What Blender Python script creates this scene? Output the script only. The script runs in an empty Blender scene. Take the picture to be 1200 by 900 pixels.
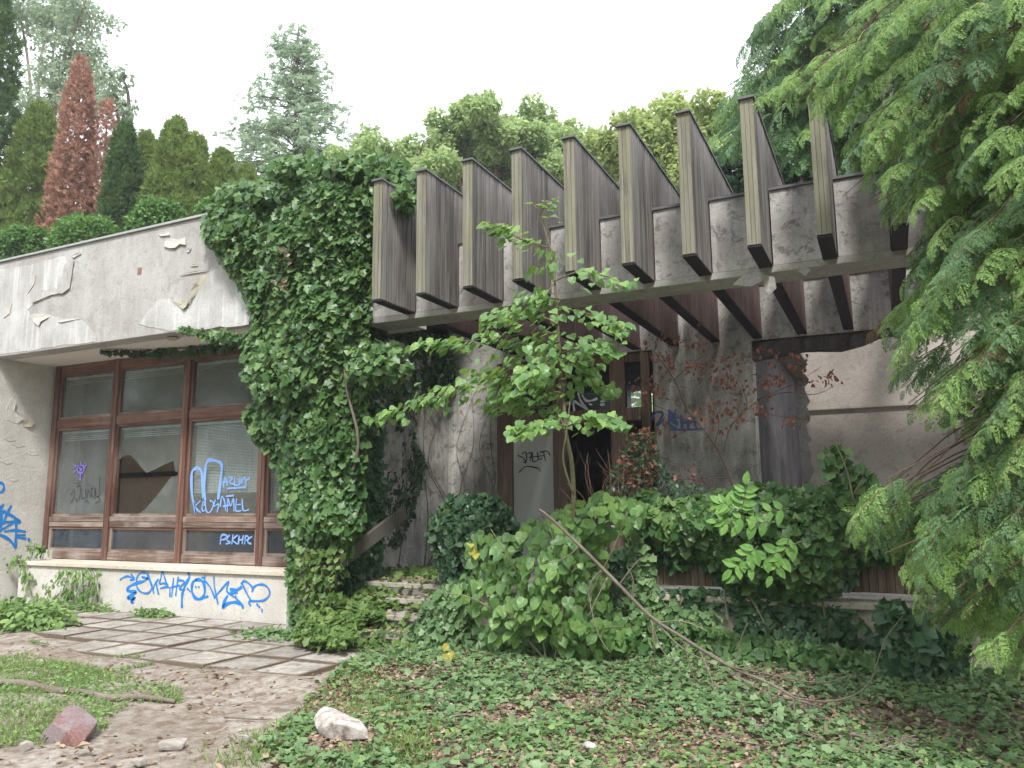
import bpy, math, random
import numpy as np
from mathutils import Vector, Matrix

random.seed(7); rng = np.random.default_rng(11)
S = bpy.context.scene
COL = S.collection

# ------------------------------------------------------------------ camera
EYE = np.array([0.0, 0.0, 1.6]); YAW, PITCH, ROLL, FPX = 0.4489, 0.15035, -0.008216, 912.3
fw = np.array([-math.sin(YAW)*math.cos(PITCH), math.cos(YAW)*math.cos(PITCH), math.sin(PITCH)])
r0 = np.array([math.cos(YAW), math.sin(YAW), 0.0]); u0 = np.cross(r0, fw)
rt = math.cos(ROLL)*r0 + math.sin(ROLL)*u0; up = np.cross(rt, fw)
cam = bpy.data.cameras.new('camera'); co = bpy.data.objects.new('camera', cam); COL.objects.link(co)
cam.sensor_width = 36; cam.lens = FPX/1200*36; cam.clip_start = 0.05; cam.clip_end = 2000
co.matrix_world = Matrix(((rt[0], up[0], -fw[0], EYE[0]), (rt[1], up[1], -fw[1], EYE[1]), (rt[2], up[2], -fw[2], EYE[2]), (0, 0, 0, 1)))
S.camera = co

# ------------------------------------------------------------------ light: an overcast, bright sky
SUN_EL, SUN_AZ = math.radians(52), math.radians(152)     # azimuth measured like the sky's sun_rotation
W = bpy.data.worlds.new('World'); S.world = W; W.use_nodes = True
nt = W.node_tree; nt.nodes.clear()
out = nt.nodes.new('ShaderNodeOutputWorld'); bg = nt.nodes.new('ShaderNodeBackground')
sky = nt.nodes.new('ShaderNodeTexSky'); sky.sky_type = 'NISHITA'; sky.sun_disc = False
sky.sun_elevation = SUN_EL; sky.sun_rotation = SUN_AZ; sky.air_density = 1.5; sky.dust_density = 4
mix = nt.nodes.new('ShaderNodeMix'); mix.data_type = 'RGBA'; mix.inputs[0].default_value = 0.86
mix.inputs[7].default_value = (14.4, 15.1, 15.9, 1)      # cloud cover
nt.links.new(sky.outputs[0], mix.inputs[6]); nt.links.new(mix.outputs[2], bg.inputs[0])
bg.inputs[1].default_value = 0.088
nt.links.new(bg.outputs[0], out.inputs[0])
sl = bpy.data.lights.new('sun', 'SUN'); sl.energy = 2.8; sl.angle = math.radians(11); sl.color = (1.0, 0.975, 0.94)
so = bpy.data.objects.new('sun', sl); COL.objects.link(so)
d = Vector((math.sin(SUN_AZ)*math.cos(SUN_EL), math.cos(SUN_AZ)*math.cos(SUN_EL), math.sin(SUN_EL)))
so.rotation_euler = d.to_track_quat('Z', 'Y').to_euler()
S.view_settings.view_transform = 'Standard'; S.view_settings.look = 'None'
S.view_settings.exposure = 0.85; S.view_settings.gamma = 1
S.render.engine = 'CYCLES'; S.cycles.max_bounces = 6; S.cycles.diffuse_bounces = 4
S.cycles.transparent_max_bounces = 10; S.cycles.transmission_bounces = 3; S.cycles.glossy_bounces = 2
S.cycles.caustics_reflective = False; S.cycles.caustics_refractive = False

# ------------------------------------------------------------------ measuring helpers: a line of sight met with a plane
def ray(x, y): return (x-600)*rt - (y-450)*up + FPX*fw
def onY(x, y, Y): dd = ray(x, y); return EYE + dd*((Y-EYE[1])/dd[1])
def onX(x, y, X): dd = ray(x, y); return EYE + dd*((X-EYE[0])/dd[0])
def onZ(x, y, Z): dd = ray(x, y); return EYE + dd*((Z-EYE[2])/dd[2])
def toPx(P):
    q = np.asarray(P)-EYE; w = q@fw
    return np.stack([600+FPX*(q@rt)/w, 450-FPX*(q@up)/w], -1)
def inpoly(pts, poly):
    poly = np.asarray(poly, float); x, y = pts[:, 0], pts[:, 1]; c = np.zeros(len(pts), bool); j = len(poly)-1
    for i in range(len(poly)):
        xi, yi = poly[i]; xj, yj = poly[j]
        m = ((yi > y) != (yj > y)) & (x < (xj-xi)*(y-yi)/((yj-yi) if yj != yi else 1e-9)+xi); c ^= m; j = i
    return c
def edged(pts, poly):
    poly = np.asarray(poly, float); best = np.full(len(pts), 1e9)
    for i in range(len(poly)):
        a = poly[i-1]; b = poly[i]; ab = b-a; t = np.clip(((pts-a)@ab)/(ab@ab+1e-9), 0, 1)
        best = np.minimum(best, np.linalg.norm(pts-(a+t[:, None]*ab), axis=1))
    return best
def inside(poly, n):
    poly = np.asarray(poly, float); lo, hi = poly.min(0), poly.max(0); res = np.zeros((0, 2))
    while len(res) < n:
        p = lo+(hi-lo)*rng.random((n*2, 2)); res = np.vstack([res, p[inpoly(p, poly)]])
    return res[:n]
_wk = rng.normal(size=(24, 3)); _wk /= np.linalg.norm(_wk, axis=1)[:, None]; _wp = rng.random(24)*6.28
def noise(P, f=1.0):
    P = np.asarray(P, float); v = 0
    for i in range(24):
        v = v + np.sin((P@_wk[i])*f*(1+i % 4*0.55)*3.0+_wp[i])/(1+i % 4*0.5)
    return v/7.0
def nrm(a): return a/(np.linalg.norm(a, axis=-1, keepdims=True)+1e-9)

# ------------------------------------------------------------------ object helpers
def tag(o, label=None, cat=None, group=None, kind=None):
    if label: o['label'] = label
    if cat: o['category'] = cat
    if group: o['group'] = group
    if kind: o['kind'] = kind
    return o
def empty(name, loc=(0, 0, 0)):
    o = bpy.data.objects.new(name, None); o.location = loc; COL.objects.link(o); o.empty_display_size = 0.1; return o
def link(name, me, parent=None, mat=None):
    o = bpy.data.objects.new(name, me); COL.objects.link(o)
    if mat and not me.materials: me.materials.append(mat)
    if parent:
        o.parent = parent; o.matrix_parent_inverse = Matrix.Translation(-Vector(parent.location))
    return o
class MB:
    def __init__(s): s.v = []; s.f = []
    def add(s, V, F):
        k = len(s.v); s.v.extend([tuple(map(float, p)) for p in V]); s.f.extend([tuple(int(i)+k for i in f) for f in F]); return s
    def box(s, x0, x1, y0, y1, z0, z1, j=0.0):
        V = [(x, y, z) for x in (x0, x1) for y in (y0, y1) for z in (z0, z1)]
        if j: V = [tuple(c+random.uniform(-j, j) for c in p) for p in V]
        return s.add(V, [(0, 1, 3, 2), (4, 6, 7, 5), (0, 4, 5, 1), (2, 3, 7, 6), (0, 2, 6, 4), (1, 5, 7, 3)])
    def tube(s, pts, rad, n=6, cap=True):
        V, F = tube(pts, rad, n, cap); return s.add(V, F)
    def prism(s, pts, off):
        pts = [np.asarray(p, float) for p in pts]; off = np.asarray(off, float); n = len(pts)
        V = pts+[p+off for p in pts]
        F = [tuple(range(n)), tuple(range(2*n-1, n-1, -1))]+[(i, n+i, n+(i+1) % n, (i+1) % n) for i in range(n)]
        return s.add(V, F)
    def build(s, name, mat, parent=None, smooth=False, bev=0):
        me = bpy.data.meshes.new(name); me.from_pydata(s.v, [], s.f); me.update()
        if smooth: me.polygons.foreach_set('use_smooth', [True]*len(me.polygons))
        o = link(name, me, parent, mat)
        if bev:
            m = o.modifiers.new('bevel', 'BEVEL'); m.width = bev; m.segments = 2; m.limit_method = 'ANGLE'
        return o
def smooth_path(pts, k=4):
    P = np.asarray(pts, float)
    if len(P) < 3: return P
    out = []
    for i in range(len(P)-1):
        a = P[max(i-1, 0)]; b = P[i]; c = P[i+1]; dd = P[min(i+2, len(P)-1)]
        for t in np.linspace(0, 1, k, endpoint=False):
            out.append(0.5*(2*b+(c-a)*t+(2*a-5*b+4*c-dd)*t*t+(3*b-a-3*c+dd)*t**3))
    out.append(P[-1]); return np.array(out)
def tube(pts, rad, n=6, cap=True):
    P = np.asarray(pts, float); m = len(P)
    R = np.interp(np.linspace(0, 1, m), np.linspace(0, 1, len(rad)), rad) if hasattr(rad, '__len__') else np.full(m, rad)
    T = nrm(np.gradient(P, axis=0)); a = np.array([0.31, 0.2, 0.93]); V = []
    for i in range(m):
        x = np.cross(T[i], a); x /= np.linalg.norm(x)+1e-9; y = np.cross(T[i], x)
        for k in range(n):
            t = 2*math.pi*k/n; V.append(P[i]+R[i]*(math.cos(t)*x+math.sin(t)*y))
    F = [(i*n+k, i*n+(k+1) % n, (i+1)*n+(k+1) % n, (i+1)*n+k) for i in range(m-1) for k in range(n)]
    if cap: F += [tuple(range(n-1, -1, -1)), tuple(range((m-1)*n, m*n))]
    return V, F
def trimesh(name, V, T, mat, parent=None, smooth=False):
    me = bpy.data.meshes.new(name); V = np.ascontiguousarray(V, np.float32); T = np.ascontiguousarray(T, np.int32)
    me.vertices.add(len(V)); me.vertices.foreach_set('co', V.ravel())
    me.loops.add(len(T)*3); me.loops.foreach_set('vertex_index', T.ravel())
    me.polygons.add(len(T)); me.polygons.foreach_set('loop_start', np.arange(0, len(T)*3, 3, dtype=np.int32))
    me.update(calc_edges=True)
    if smooth: me.polygons.foreach_set('use_smooth', np.ones(len(T), bool))
    return link(name, me, parent, mat)
def frames(tip, nr):
    y = nrm(np.asarray(tip, float)); z = np.asarray(nr, float); z = nrm(z-(z*y).sum(-1, keepdims=True)*y); x = np.cross(y, z)
    return np.stack([x, y, z], -1)
def scatter(tmpl, pos, fr, sc):
    V, T = tmpl; V = np.asarray(V, float); T = np.asarray(T, int); n = len(pos)
    sc = np.asarray(sc, float)
    if sc.ndim == 1: sc = sc[:, None]
    W_ = np.einsum('nij,kj->nki', fr, V)*sc[:, None, :]+np.asarray(pos)[:, None, :]
    return W_.reshape(-1, 3), (T[None]+(np.arange(n)*len(V))[:, None, None]).reshape(-1, 3)
def join(parts):
    Vs, Ts, k = [], [], 0
    for V, T in parts: Vs.append(V); Ts.append(T+k); k += len(V)
    return np.vstack(Vs), np.vstack(Ts)

# leaf templates: x across, y towards the tip, z the upper side; stalk at the origin
def fan(outl, fold=0.12, mid=None, curl=0.1):
    """outline of the right half from base to tip; mirrored; folded along the midrib"""
    R_ = [(x, y) for x, y in outl]; L = [(-x, y) for x, y in R_[1:-1]]
    ys = [p[1] for p in R_]; V = []; base = R_[0]; tip = R_[-1]
    my = [base[1], (base[1]+tip[1])*0.45, tip[1]]
    z = lambda x, y: abs(x)*fold*2-curl*y*y
    V = [(0, base[1], 0), (0, my[1], z(0, my[1])), (0, tip[1], z(0, tip[1]))]
    T = []
    for sgn in (1, -1):
        st = len(V); pts = [(sgn*x, y) for x, y in R_[1:-1]]
        V += [(x, y, z(x, y)+0.03*math.sin(9*y+3*x)) for x, y in pts]; ids = list(range(st, st+len(pts)))
        seq = [0]+ids+[2]
        for a, b in zip(seq[:-1], seq[1:]):
            if a == 0 and b == 2: continue
            T.append((1, a, b) if sgn > 0 else (1, b, a))
    return V, T
IVY = fan([(0, 0), (0.5, 0.05), (0.3, 0.36), (0.42, 0.6), (0, 1.0)], 0.12, curl=0.12)
HEART = fan([(0, 0), (0.22, -0.1), (0.46, 0.12), (0.5, 0.4), (0.36, 0.68), (0.14, 0.88), (0, 1.05)], 0.1, curl=0.16)
OVATE = fan([(0, 0), (0.2, 0.16), (0.28, 0.42), (0.2, 0.72), (0, 1.0)], 0.1, curl=0.12)
KITE = ([(0, 0, 0), (0.34, 0.45, 0.06), (0, 1, -0.08), (-0.34, 0.45, 0.06)], [(0, 1, 2), (0, 2, 3)])
DEAD = ([(0, 0, 0), (0.3, 0.25, 0.16), (0.26, 0.7, 0.2), (0, 1, 0.05), (-0.22, 0.68, 0.12), (-0.34, 0.3, 0.22), (0, 0.5, -0.04)],
        [(0, 1, 2), (0, 2, 3), (0, 3, 4), (0, 4, 5)])
def blade(k=5, w=0.05):
    V, T = [], []
    for i in range(k):
        a = (i/(k-1)-0.5)*1.9; L = 1-abs(a)*0.35; dx, dy = math.sin(a), math.cos(a); n = len(V)
        V += [(-dy*w*0.6, dx*w*0.6, 0), (dx*L*0.5+dy*w, dy*L*0.5-dx*w, 0.06*(i % 2)), (dx*L, dy*L, -0.1), (dx*L*0.5-dy*w, dy*L*0.5+dx*w, 0.03)]
        T += [(n, n+1, n+2), (n, n+2, n+3)]
    return V, T
TUFT = blade(5, 0.09)
def make_spray(nb=15, seed=0, tri=3, wide=0.03):
    """flat drooping conifer spray: side branchlets set with blunt scale leaflets"""
    r = random.Random(seed); V, T = [], []
    zz = lambda x, y: -0.45*y*y-0.5*x*x
    def leafl(p, dr, L, w):
        n = len(V); px_, py_ = dr[1], -dr[0]; ex, ey = p[0]+dr[0]*L, p[1]+dr[1]*L; mx, my = p[0]+dr[0]*L*0.75, p[1]+dr[1]*L*0.75
        V.extend([(p[0], p[1], zz(p[0], p[1])), (mx+px_*w, my+py_*w, zz(mx, my)+0.02), (ex-px_*w*0.6, ey-py_*w*0.6, zz(ex, ey)-0.015)])
        T.append((n, n+1, n+2))
    for i in range(nb):
        t = (i+0.6)/nb; s = 1 if i % 2 else -1; L = (0.46*(1-t)**0.8+0.08)*r.uniform(0.7, 1.2)*min(1, 0.45+t*2.5)
        a = s*math.radians(50-14*t+r.uniform(-8, 8)); dr = (math.sin(a), math.cos(a))
        for j in range(tri):
            q = (dr[0]*L*j/tri, t+dr[1]*L*j/tri); l2 = L*0.42*(1-0.45*j/tri)+0.03
            for ss in (1, -1):
                b = a+ss*math.radians(30+r.uniform(-6, 6)); leafl(q, (math.sin(b), math.cos(b)), l2, wide)
        leafl((0+dr[0]*L*0.3, t+dr[1]*L*0.3), dr, L*0.75, wide)
    for i in range(4): leafl((0, i/4), (0, 1), 0.3, 0.018)
    return V, T
SPRAYS = [make_spray(13, s, 2, 0.036) for s in range(4)]
SPRAY_LOW = make_spray(8, 9, 2, 0.045)

# ------------------------------------------------------------------ materials
def newmat(name):
    m = bpy.data.materials.new(name); m.use_nodes = True; t = m.node_tree; t.nodes.clear()
    return m, t, (lambda k, **kw: _nd(t, k, kw))
def _nd(t, k, kw):
    n = t.nodes.new(k)
    for a, b in kw.items(): setattr(n, a, b)
    return n
def lk(t, a, b): t.links.new(a, b)
def ramp(t, stops, fac=None):
    n = t.nodes.new('ShaderNodeValToRGB'); e = n.color_ramp.elements
    while len(e) < len(stops): e.new(0.5)
    for i, (p, c) in enumerate(stops):
        e[i].position = p; e[i].color = (c if hasattr(c, '__len__') else (c, c, c))+((1,) if (not hasattr(c, '__len__') or len(c) == 3) else ())
    if fac is not None: lk(t, fac, n.inputs[0])
    return n
def mixc(t, fac, a, b, mode='MIX'):
    n = t.nodes.new('ShaderNodeMix'); n.data_type = 'RGBA'; n.blend_type = mode
    for sock, v in ((n.inputs[0], fac), (n.inputs[6], a), (n.inputs[7], b)):
        if hasattr(v, 'is_linked') or hasattr(v, 'links'): lk(t, v, sock)
        elif hasattr(v, '__len__'): sock.default_value = tuple(v)+((1,) if len(v) == 3 else ())
        else: sock.default_value = v
    return n.outputs[2]
def noise_n(t, vec, scale, detail=6, rough=0.55, stretch=None, dist=0.0):
    if stretch:
        mp = t.nodes.new('ShaderNodeMapping'); mp.inputs['Scale'].default_value = stretch; lk(t, vec, mp.inputs[0]); vec = mp.outputs[0]
    n = t.nodes.new('ShaderNodeTexNoise'); n.inputs['Scale'].default_value = scale; n.inputs['Detail'].default_value = detail
    n.inputs['Roughness'].default_value = rough; n.inputs['Distortion'].default_value = dist; lk(t, vec, n.inputs['Vector']); return n.outputs['Fac']
def finish(t, col, rough=0.85, height=None, bump=0.3, dist=0.02, spec=0.3):
    b = t.nodes.new('ShaderNodeBsdfPrincipled'); o = t.nodes.new('ShaderNodeOutputMaterial')
    if hasattr(col, 'links'): lk(t, col, b.inputs['Base Color'])
    else: b.inputs['Base Color'].default_value = tuple(col)+(1,)
    if hasattr(rough, 'links'): lk(t, rough, b.inputs['Roughness'])
    else: b.inputs['Roughness'].default_value = rough
    b.inputs['Specular IOR Level'].default_value = spec
    if height is not None:
        bp = t.nodes.new('ShaderNodeBump'); bp.inputs['Strength'].default_value = bump; bp.inputs['Distance'].default_value = dist
        lk(t, height, bp.inputs['Height']); lk(t, bp.outputs[0], b.inputs['Normal'])
    lk(t, b.outputs[0], o.inputs[0]); return b
def posn(t): return t.nodes.new('ShaderNodeNewGeometry').outputs['Position']
def leafmat(name, c0, c1, c2, trans=0.3, rough=0.45, spec=0.35, patch=0.8, tcol=None):
    m, t, N = newmat(name); g = N('ShaderNodeNewGeometry'); oi = N('ShaderNodeObjectInfo')
    a = N('ShaderNodeMath', operation='ADD'); lk(t, g.outputs['Random Per Island'], a.inputs[0]); lk(t, oi.outputs['Random'], a.inputs[1])
    fr = N('ShaderNodeMath', operation='FRACT'); lk(t, a.outputs[0], fr.inputs[0])
    n = noise_n(t, g.outputs['Position'], patch, 3)
    ad = N('ShaderNodeMath', operation='MULTIPLY_ADD'); lk(t, n, ad.inputs[0]); ad.inputs[1].default_value = 0.9; lk(t, fr.outputs[0], ad.inputs[2])
    ml = N('ShaderNodeMath', operation='MULTIPLY'); lk(t, ad.outputs[0], ml.inputs[0]); ml.inputs[1].default_value = 0.55
    rp = ramp(t, [(0.1, c0), (0.5, c1), (0.95, c2)], ml.outputs[0])
    b = N('ShaderNodeBsdfPrincipled'); lk(t, rp.outputs[0], b.inputs['Base Color']); b.inputs['Roughness'].default_value = rough
    b.inputs['Specular IOR Level'].default_value = spec
    tr = N('ShaderNodeBsdfTranslucent'); tc = mixc(t, 0.5, rp.outputs[0], tcol or tuple(min(1, x*1.6) for x in c2)); lk(t, tc, tr.inputs[0])
    mx = N('ShaderNodeMixShader'); mx.inputs[0].default_value = trans; lk(t, b.outputs[0], mx.inputs[1]); lk(t, tr.outputs[0], mx.inputs[2])
    o = N('ShaderNodeOutputMaterial'); lk(t, mx.outputs[0], o.inputs[0]); return m
def stucco(name, base, light, dark, streak=0.5, grime=0.5, bump=0.25, mott=1.2):
    m, t, N = newmat(name); p = posn(t)
    n1 = noise_n(t, p, mott, 8, 0.6); n2 = noise_n(t, p, 3.2, 7, 0.6, (2.4, 2.4, 0.2), 0.12); n3 = noise_n(t, p, 38, 5, 0.7)
    n4 = noise_n(t, p, 0.55, 5, 0.65); n5 = noise_n(t, p, 6.5, 12, 0.78, None, 0.6); n6 = noise_n(t, p, 9.0, 8, 0.7, (2.2, 2.2, 0.14), 0.1)
    c = mixc(t, ramp(t, [(0.38, 0.0), (0.66, 1.0)], n1).outputs[0], base, light)
    s = ramp(t, [(0.5, 0.0), (0.66, 1.0)], n2).outputs[0]
    s2 = N('ShaderNodeMath', operation='MULTIPLY'); lk(t, s, s2.inputs[0]); s2.inputs[1].default_value = streak
    c = mixc(t, s2.outputs[0], c, light)
    g = ramp(t, [(0.44, 0.0), (0.7, 1.0)], n4).outputs[0]; g2 = N('ShaderNodeMath', operation='MULTIPLY'); lk(t, g, g2.inputs[0]); g2.inputs[1].default_value = grime
    c = mixc(t, g2.outputs[0], c, dark)
    k1 = N('ShaderNodeMath', operation='MULTIPLY'); lk(t, ramp(t, [(0.52, 0.0), (0.6, 1.0)], n5).outputs[0], k1.inputs[0]); k1.inputs[1].default_value = min(1, grime*1.1)
    c = mixc(t, k1.outputs[0], c, dark)
    k2 = N('ShaderNodeMath', operation='MULTIPLY'); lk(t, ramp(t, [(0.5, 0.0), (0.62, 1.0)], n6).outputs[0], k2.inputs[0]); k2.inputs[1].default_value = streak*0.3
    c = mixc(t, k2.outputs[0], c, tuple(x*0.72 for x in base))
    sp = ramp(t, [(0.3, 0.7), (0.55, 1.0)], n3).outputs[0]; c = mixc(t, 0.7, c, sp, 'MULTIPLY')
    h = N('ShaderNodeMath', operation='ADD'); lk(t, n5, h.inputs[0]); lk(t, n3, h.inputs[1])
    finish(t, c, 0.9, h.outputs[0], bump, 0.02, 0.15); return m
def plank(name, dark, mid, light, lichen=None, rough=0.8, grain=1.0, st=(3, 3, 0.09)):
    m, t, N = newmat(name); tc = N('ShaderNodeTexCoord'); oi = N('ShaderNodeObjectInfo'); p = posn(t)
    r = N('ShaderNodeVectorMath', operation='SCALE'); r.inputs[0].default_value = (13.1, 7.7, 3.3); lk(t, oi.outputs['Random'], r.inputs['Scale'])
    a = N('ShaderNodeVectorMath', operation='ADD'); lk(t, p, a.inputs[0]); lk(t, r.outputs[0], a.inputs[1])
    n1 = noise_n(t, a.outputs[0], 14*grain, 8, 0.65, st, 0.4); n2 = noise_n(t, a.outputs[0], 1.6, 5, 0.6, (1, 1, 0.5))
    c = ramp(t, [(0.3, dark), (0.52, mid), (0.75, light)], n1).outputs[0]
    v = N('ShaderNodeMath', operation='MULTIPLY_ADD'); lk(t, oi.outputs['Random'], v.inputs[0]); v.inputs[1].default_value = 0.55; v.inputs[2].default_value = 0.7
    vc = N('ShaderNodeCombineColor'); [lk(t, v.outputs[0], vc.inputs[i]) for i in range(3)]
    c = mixc(t, 1.0, c, vc.outputs[0], 'MULTIPLY')
    c = mixc(t, ramp(t, [(0.45, 0.0), (0.7, 0.6)], n2).outputs[0], c, light)
    if lichen: c = mixc(t, ramp(t, [(0.4, 0.15), (0.62, 0.85)], noise_n(t, p, 5, 6, 0.7, (1, 1, 0.5))).outputs[0], c, lichen)
    finish(t, c, rough, n1, 0.5, 0.01, 0.2); return m
def flat(name, c, rough=0.8, n=8, var=0.25, bump=0.15, spec=0.3):
    m, t, N = newmat(name); p = posn(t); f = noise_n(t, p, n, 6, 0.6)
    cc = mixc(t, f, tuple(x*(1-var) for x in c), tuple(min(1, x*(1+var)) for x in c)); finish(t, cc, rough, f, bump, 0.01, spec); return m
def glassmat(name, dust=(0.2, 0.22, 0.22), amount=0.45, see=0.35):
    m, t, N = newmat(name); p = posn(t)
    n1 = noise_n(t, p, 2.2, 7, 0.65); n2 = noise_n(t, p, 16, 5, 0.7)
    df = N('ShaderNodeBsdfDiffuse'); lk(t, mixc(t, n2, tuple(x*0.75 for x in dust), tuple(x*1.3 for x in dust)), df.inputs[0])
    tr = N('ShaderNodeBsdfTransparent'); tr.inputs[0].default_value = (0.93, 0.96, 0.95, 1)
    mx = N('ShaderNodeMixShader'); f = ramp(t, [(0.25, max(0.02, amount-0.1)), (0.75, min(1, amount+0.18))], n1).outputs[0]
    lk(t, f, mx.inputs[0]); lk(t, tr.outputs[0], mx.inputs[1]); lk(t, df.outputs[0], mx.inputs[2])
    gl = N('ShaderNodeBsdfGlossy'); gl.inputs['Roughness'].default_value = 0.08; gl.inputs[0].default_value = (0.9, 0.95, 1, 1)
    fr = N('ShaderNodeFresnel'); fr.inputs[0].default_value = 1.45
    gg = N('ShaderNodeNewGeometry'); inv = N('ShaderNodeMath', operation='SUBTRACT'); inv.inputs[0].default_value = 1; lk(t, gg.outputs['Backfacing'], inv.inputs[1])
    ff = N('ShaderNodeMath', operation='MULTIPLY'); lk(t, fr.outputs[0], ff.inputs[0]); lk(t, inv.outputs[0], ff.inputs[1])
    m2 = N('ShaderNodeMixShader'); lk(t, ff.outputs[0], m2.inputs[0]); lk(t, mx.outputs[0], m2.inputs[1]); lk(t, gl.outputs[0], m2.inputs[2])
    o = N('ShaderNodeOutputMaterial'); lk(t, m2.outputs[0], o.inputs[0]); return m

M = {}
M['fascia'] = stucco('fascia plaster', (0.36, 0.345, 0.325), (0.48, 0.47, 0.455), (0.25, 0.235, 0.22), 0.6, 0.4)
M['fascia_paint'] = stucco('streaked fascia paint', (0.4, 0.39, 0.375), (0.6, 0.6, 0.59), (0.28, 0.27, 0.26), 0.95, 0.25)
M['cream'] = stucco('cream wall', (0.55, 0.52, 0.48), (0.66, 0.64, 0.6), (0.4, 0.36, 0.31), 0.35, 0.3, 0.15)
M['offwhite'] = stucco('offwhite wall', (0.56, 0.54, 0.5), (0.66, 0.64, 0.6), (0.42, 0.4, 0.36), 0.3, 0.3, 0.5, 2.6)
M['sill'] = stucco('sill stone', (0.6, 0.53, 0.44), (0.7, 0.65, 0.56), (0.4, 0.33, 0.26), 0.2, 0.45)
M['concrete'] = stucco('weathered concrete', (0.36, 0.335, 0.315), (0.6, 0.58, 0.56), (0.13, 0.12, 0.115), 0.75, 0.65, 0.4, 1.8)
M['beam'] = stucco('beam soffit', (0.34, 0.33, 0.305), (0.46, 0.45, 0.42), (0.21, 0.21, 0.185), 0.2, 0.5, 0.4, 2.2)
M['backwall'] = stucco('stained wall', (0.3, 0.285, 0.26), (0.62, 0.6, 0.57), (0.12, 0.115, 0.1), 0.85, 0.65, 0.45, 1.6)
M['shadewall'] = stucco('shade-dark wall', (0.07, 0.06, 0.065), (0.14, 0.13, 0.13), (0.03, 0.028, 0.03), 0.6, 0.5)  # near-black colour stands in for shade around the right opening
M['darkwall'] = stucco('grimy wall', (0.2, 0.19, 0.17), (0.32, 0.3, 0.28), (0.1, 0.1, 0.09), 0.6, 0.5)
M['inner'] = stucco('inner plaster', (0.44, 0.39, 0.345), (0.5, 0.45, 0.41), (0.27, 0.24, 0.22), 0.15, 0.5, 0.3)
M['ledge'] = stucco('low wall render', (0.42, 0.37, 0.3), (0.52, 0.47, 0.4), (0.22, 0.19, 0.14), 0.3, 0.6, 0.5)
M['white'] = flat('soffit paint', (0.66, 0.63, 0.59), 0.9, 3, 0.12)
M['flake'] = flat('plaster flake', (0.46, 0.43, 0.39), 0.9, 9, 0.2)
M['bare'] = flat('bare mortar', (0.38, 0.35, 0.28), 0.95, 14, 0.25)
M['plank'] = plank('weathered plank', (0.065, 0.055, 0.053), (0.165, 0.15, 0.142), (0.32, 0.3, 0.28))
M['plank_front'] = plank('lichened batten', (0.08, 0.072, 0.058), (0.165, 0.152, 0.128), (0.33, 0.31, 0.265), (0.19, 0.185, 0.12))
M['plank_red'] = plank('sheltered plank', (0.07, 0.042, 0.038), (0.15, 0.1, 0.092), (0.25, 0.185, 0.17))
M['slat'] = plank('brown slat', (0.06, 0.043, 0.03), (0.15, 0.11, 0.08), (0.26, 0.2, 0.15))
M['frame'] = plank('painted frame', (0.07, 0.034, 0.024), (0.135, 0.066, 0.048), (0.25, 0.17, 0.135), None, 0.55)
M['frame_worn'] = plank('worn frame', (0.09, 0.05, 0.038), (0.17, 0.11, 0.085), (0.44, 0.38, 0.34), None, 0.7)
M['frame_h'] = plank('painted rail', (0.07, 0.034, 0.024), (0.135, 0.066, 0.048), (0.25, 0.17, 0.135), None, 0.55, 1, (0.09, 3, 3))
M['frame_worn_h'] = plank('worn rail', (0.09, 0.052, 0.04), (0.17, 0.115, 0.09), (0.46, 0.4, 0.36), None, 0.7, 1, (0.09, 3, 3))
M['frame_old'] = plank('old door frame', (0.07, 0.045, 0.035), (0.15, 0.1, 0.08), (0.28, 0.2, 0.16), None, 0.7)
M['metal'] = flat('zinc flashing', (0.12, 0.12, 0.125), 0.6, 8, 0.3)
M['lightmetal'] = flat('edge flashing', (0.34, 0.34, 0.34), 0.5, 8, 0.3)
M['darkboard'] = flat('dark board', (0.028, 0.024, 0.032), 0.85)  # near-black colour of the boards under the fins
M['dark'] = flat('dark void', (0.035, 0.033, 0.033), 0.95)
M['room'] = flat('room wall', (0.3, 0.3, 0.29), 0.9, 2, 0.3)
M['brownroom'] = flat('room board', (0.36, 0.27, 0.21), 0.9, 4, 0.4)
M['glass'] = glassmat('dusty glass', (0.22, 0.235, 0.225), 0.2)
M['glass_low'] = glassmat('lower glass', (0.07, 0.09, 0.12), 0.2)
M['glass_dark'] = glassmat('dark glass', (0.05, 0.055, 0.07), 0.25)
M['blind'] = flat('blind slat', (0.72, 0.74, 0.73), 0.6, 6, 0.15)
M['panel'] = flat('door panel paint', (0.42, 0.42, 0.4), 0.75, 3, 0.12)
M['blue'] = flat('blue spray paint', (0.02, 0.2, 0.58), 0.6, 20, 0.25)
M['lightblue'] = flat('pale blue spray paint', (0.2, 0.36, 0.72), 0.6, 20, 0.2)
M['dullblue'] = flat('faded blue paint', (0.09, 0.13, 0.3), 0.8, 20, 0.3)
M['black'] = flat('black spray paint', (0.03, 0.03, 0.035), 0.7)
M['greytag'] = flat('grey scratch', (0.2, 0.18, 0.16), 0.9)
M['purple'] = flat('purple spray paint', (0.18, 0.12, 0.5), 0.7)
M['whitetag'] = flat('white spray paint', (0.6, 0.62, 0.66), 0.7)
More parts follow.
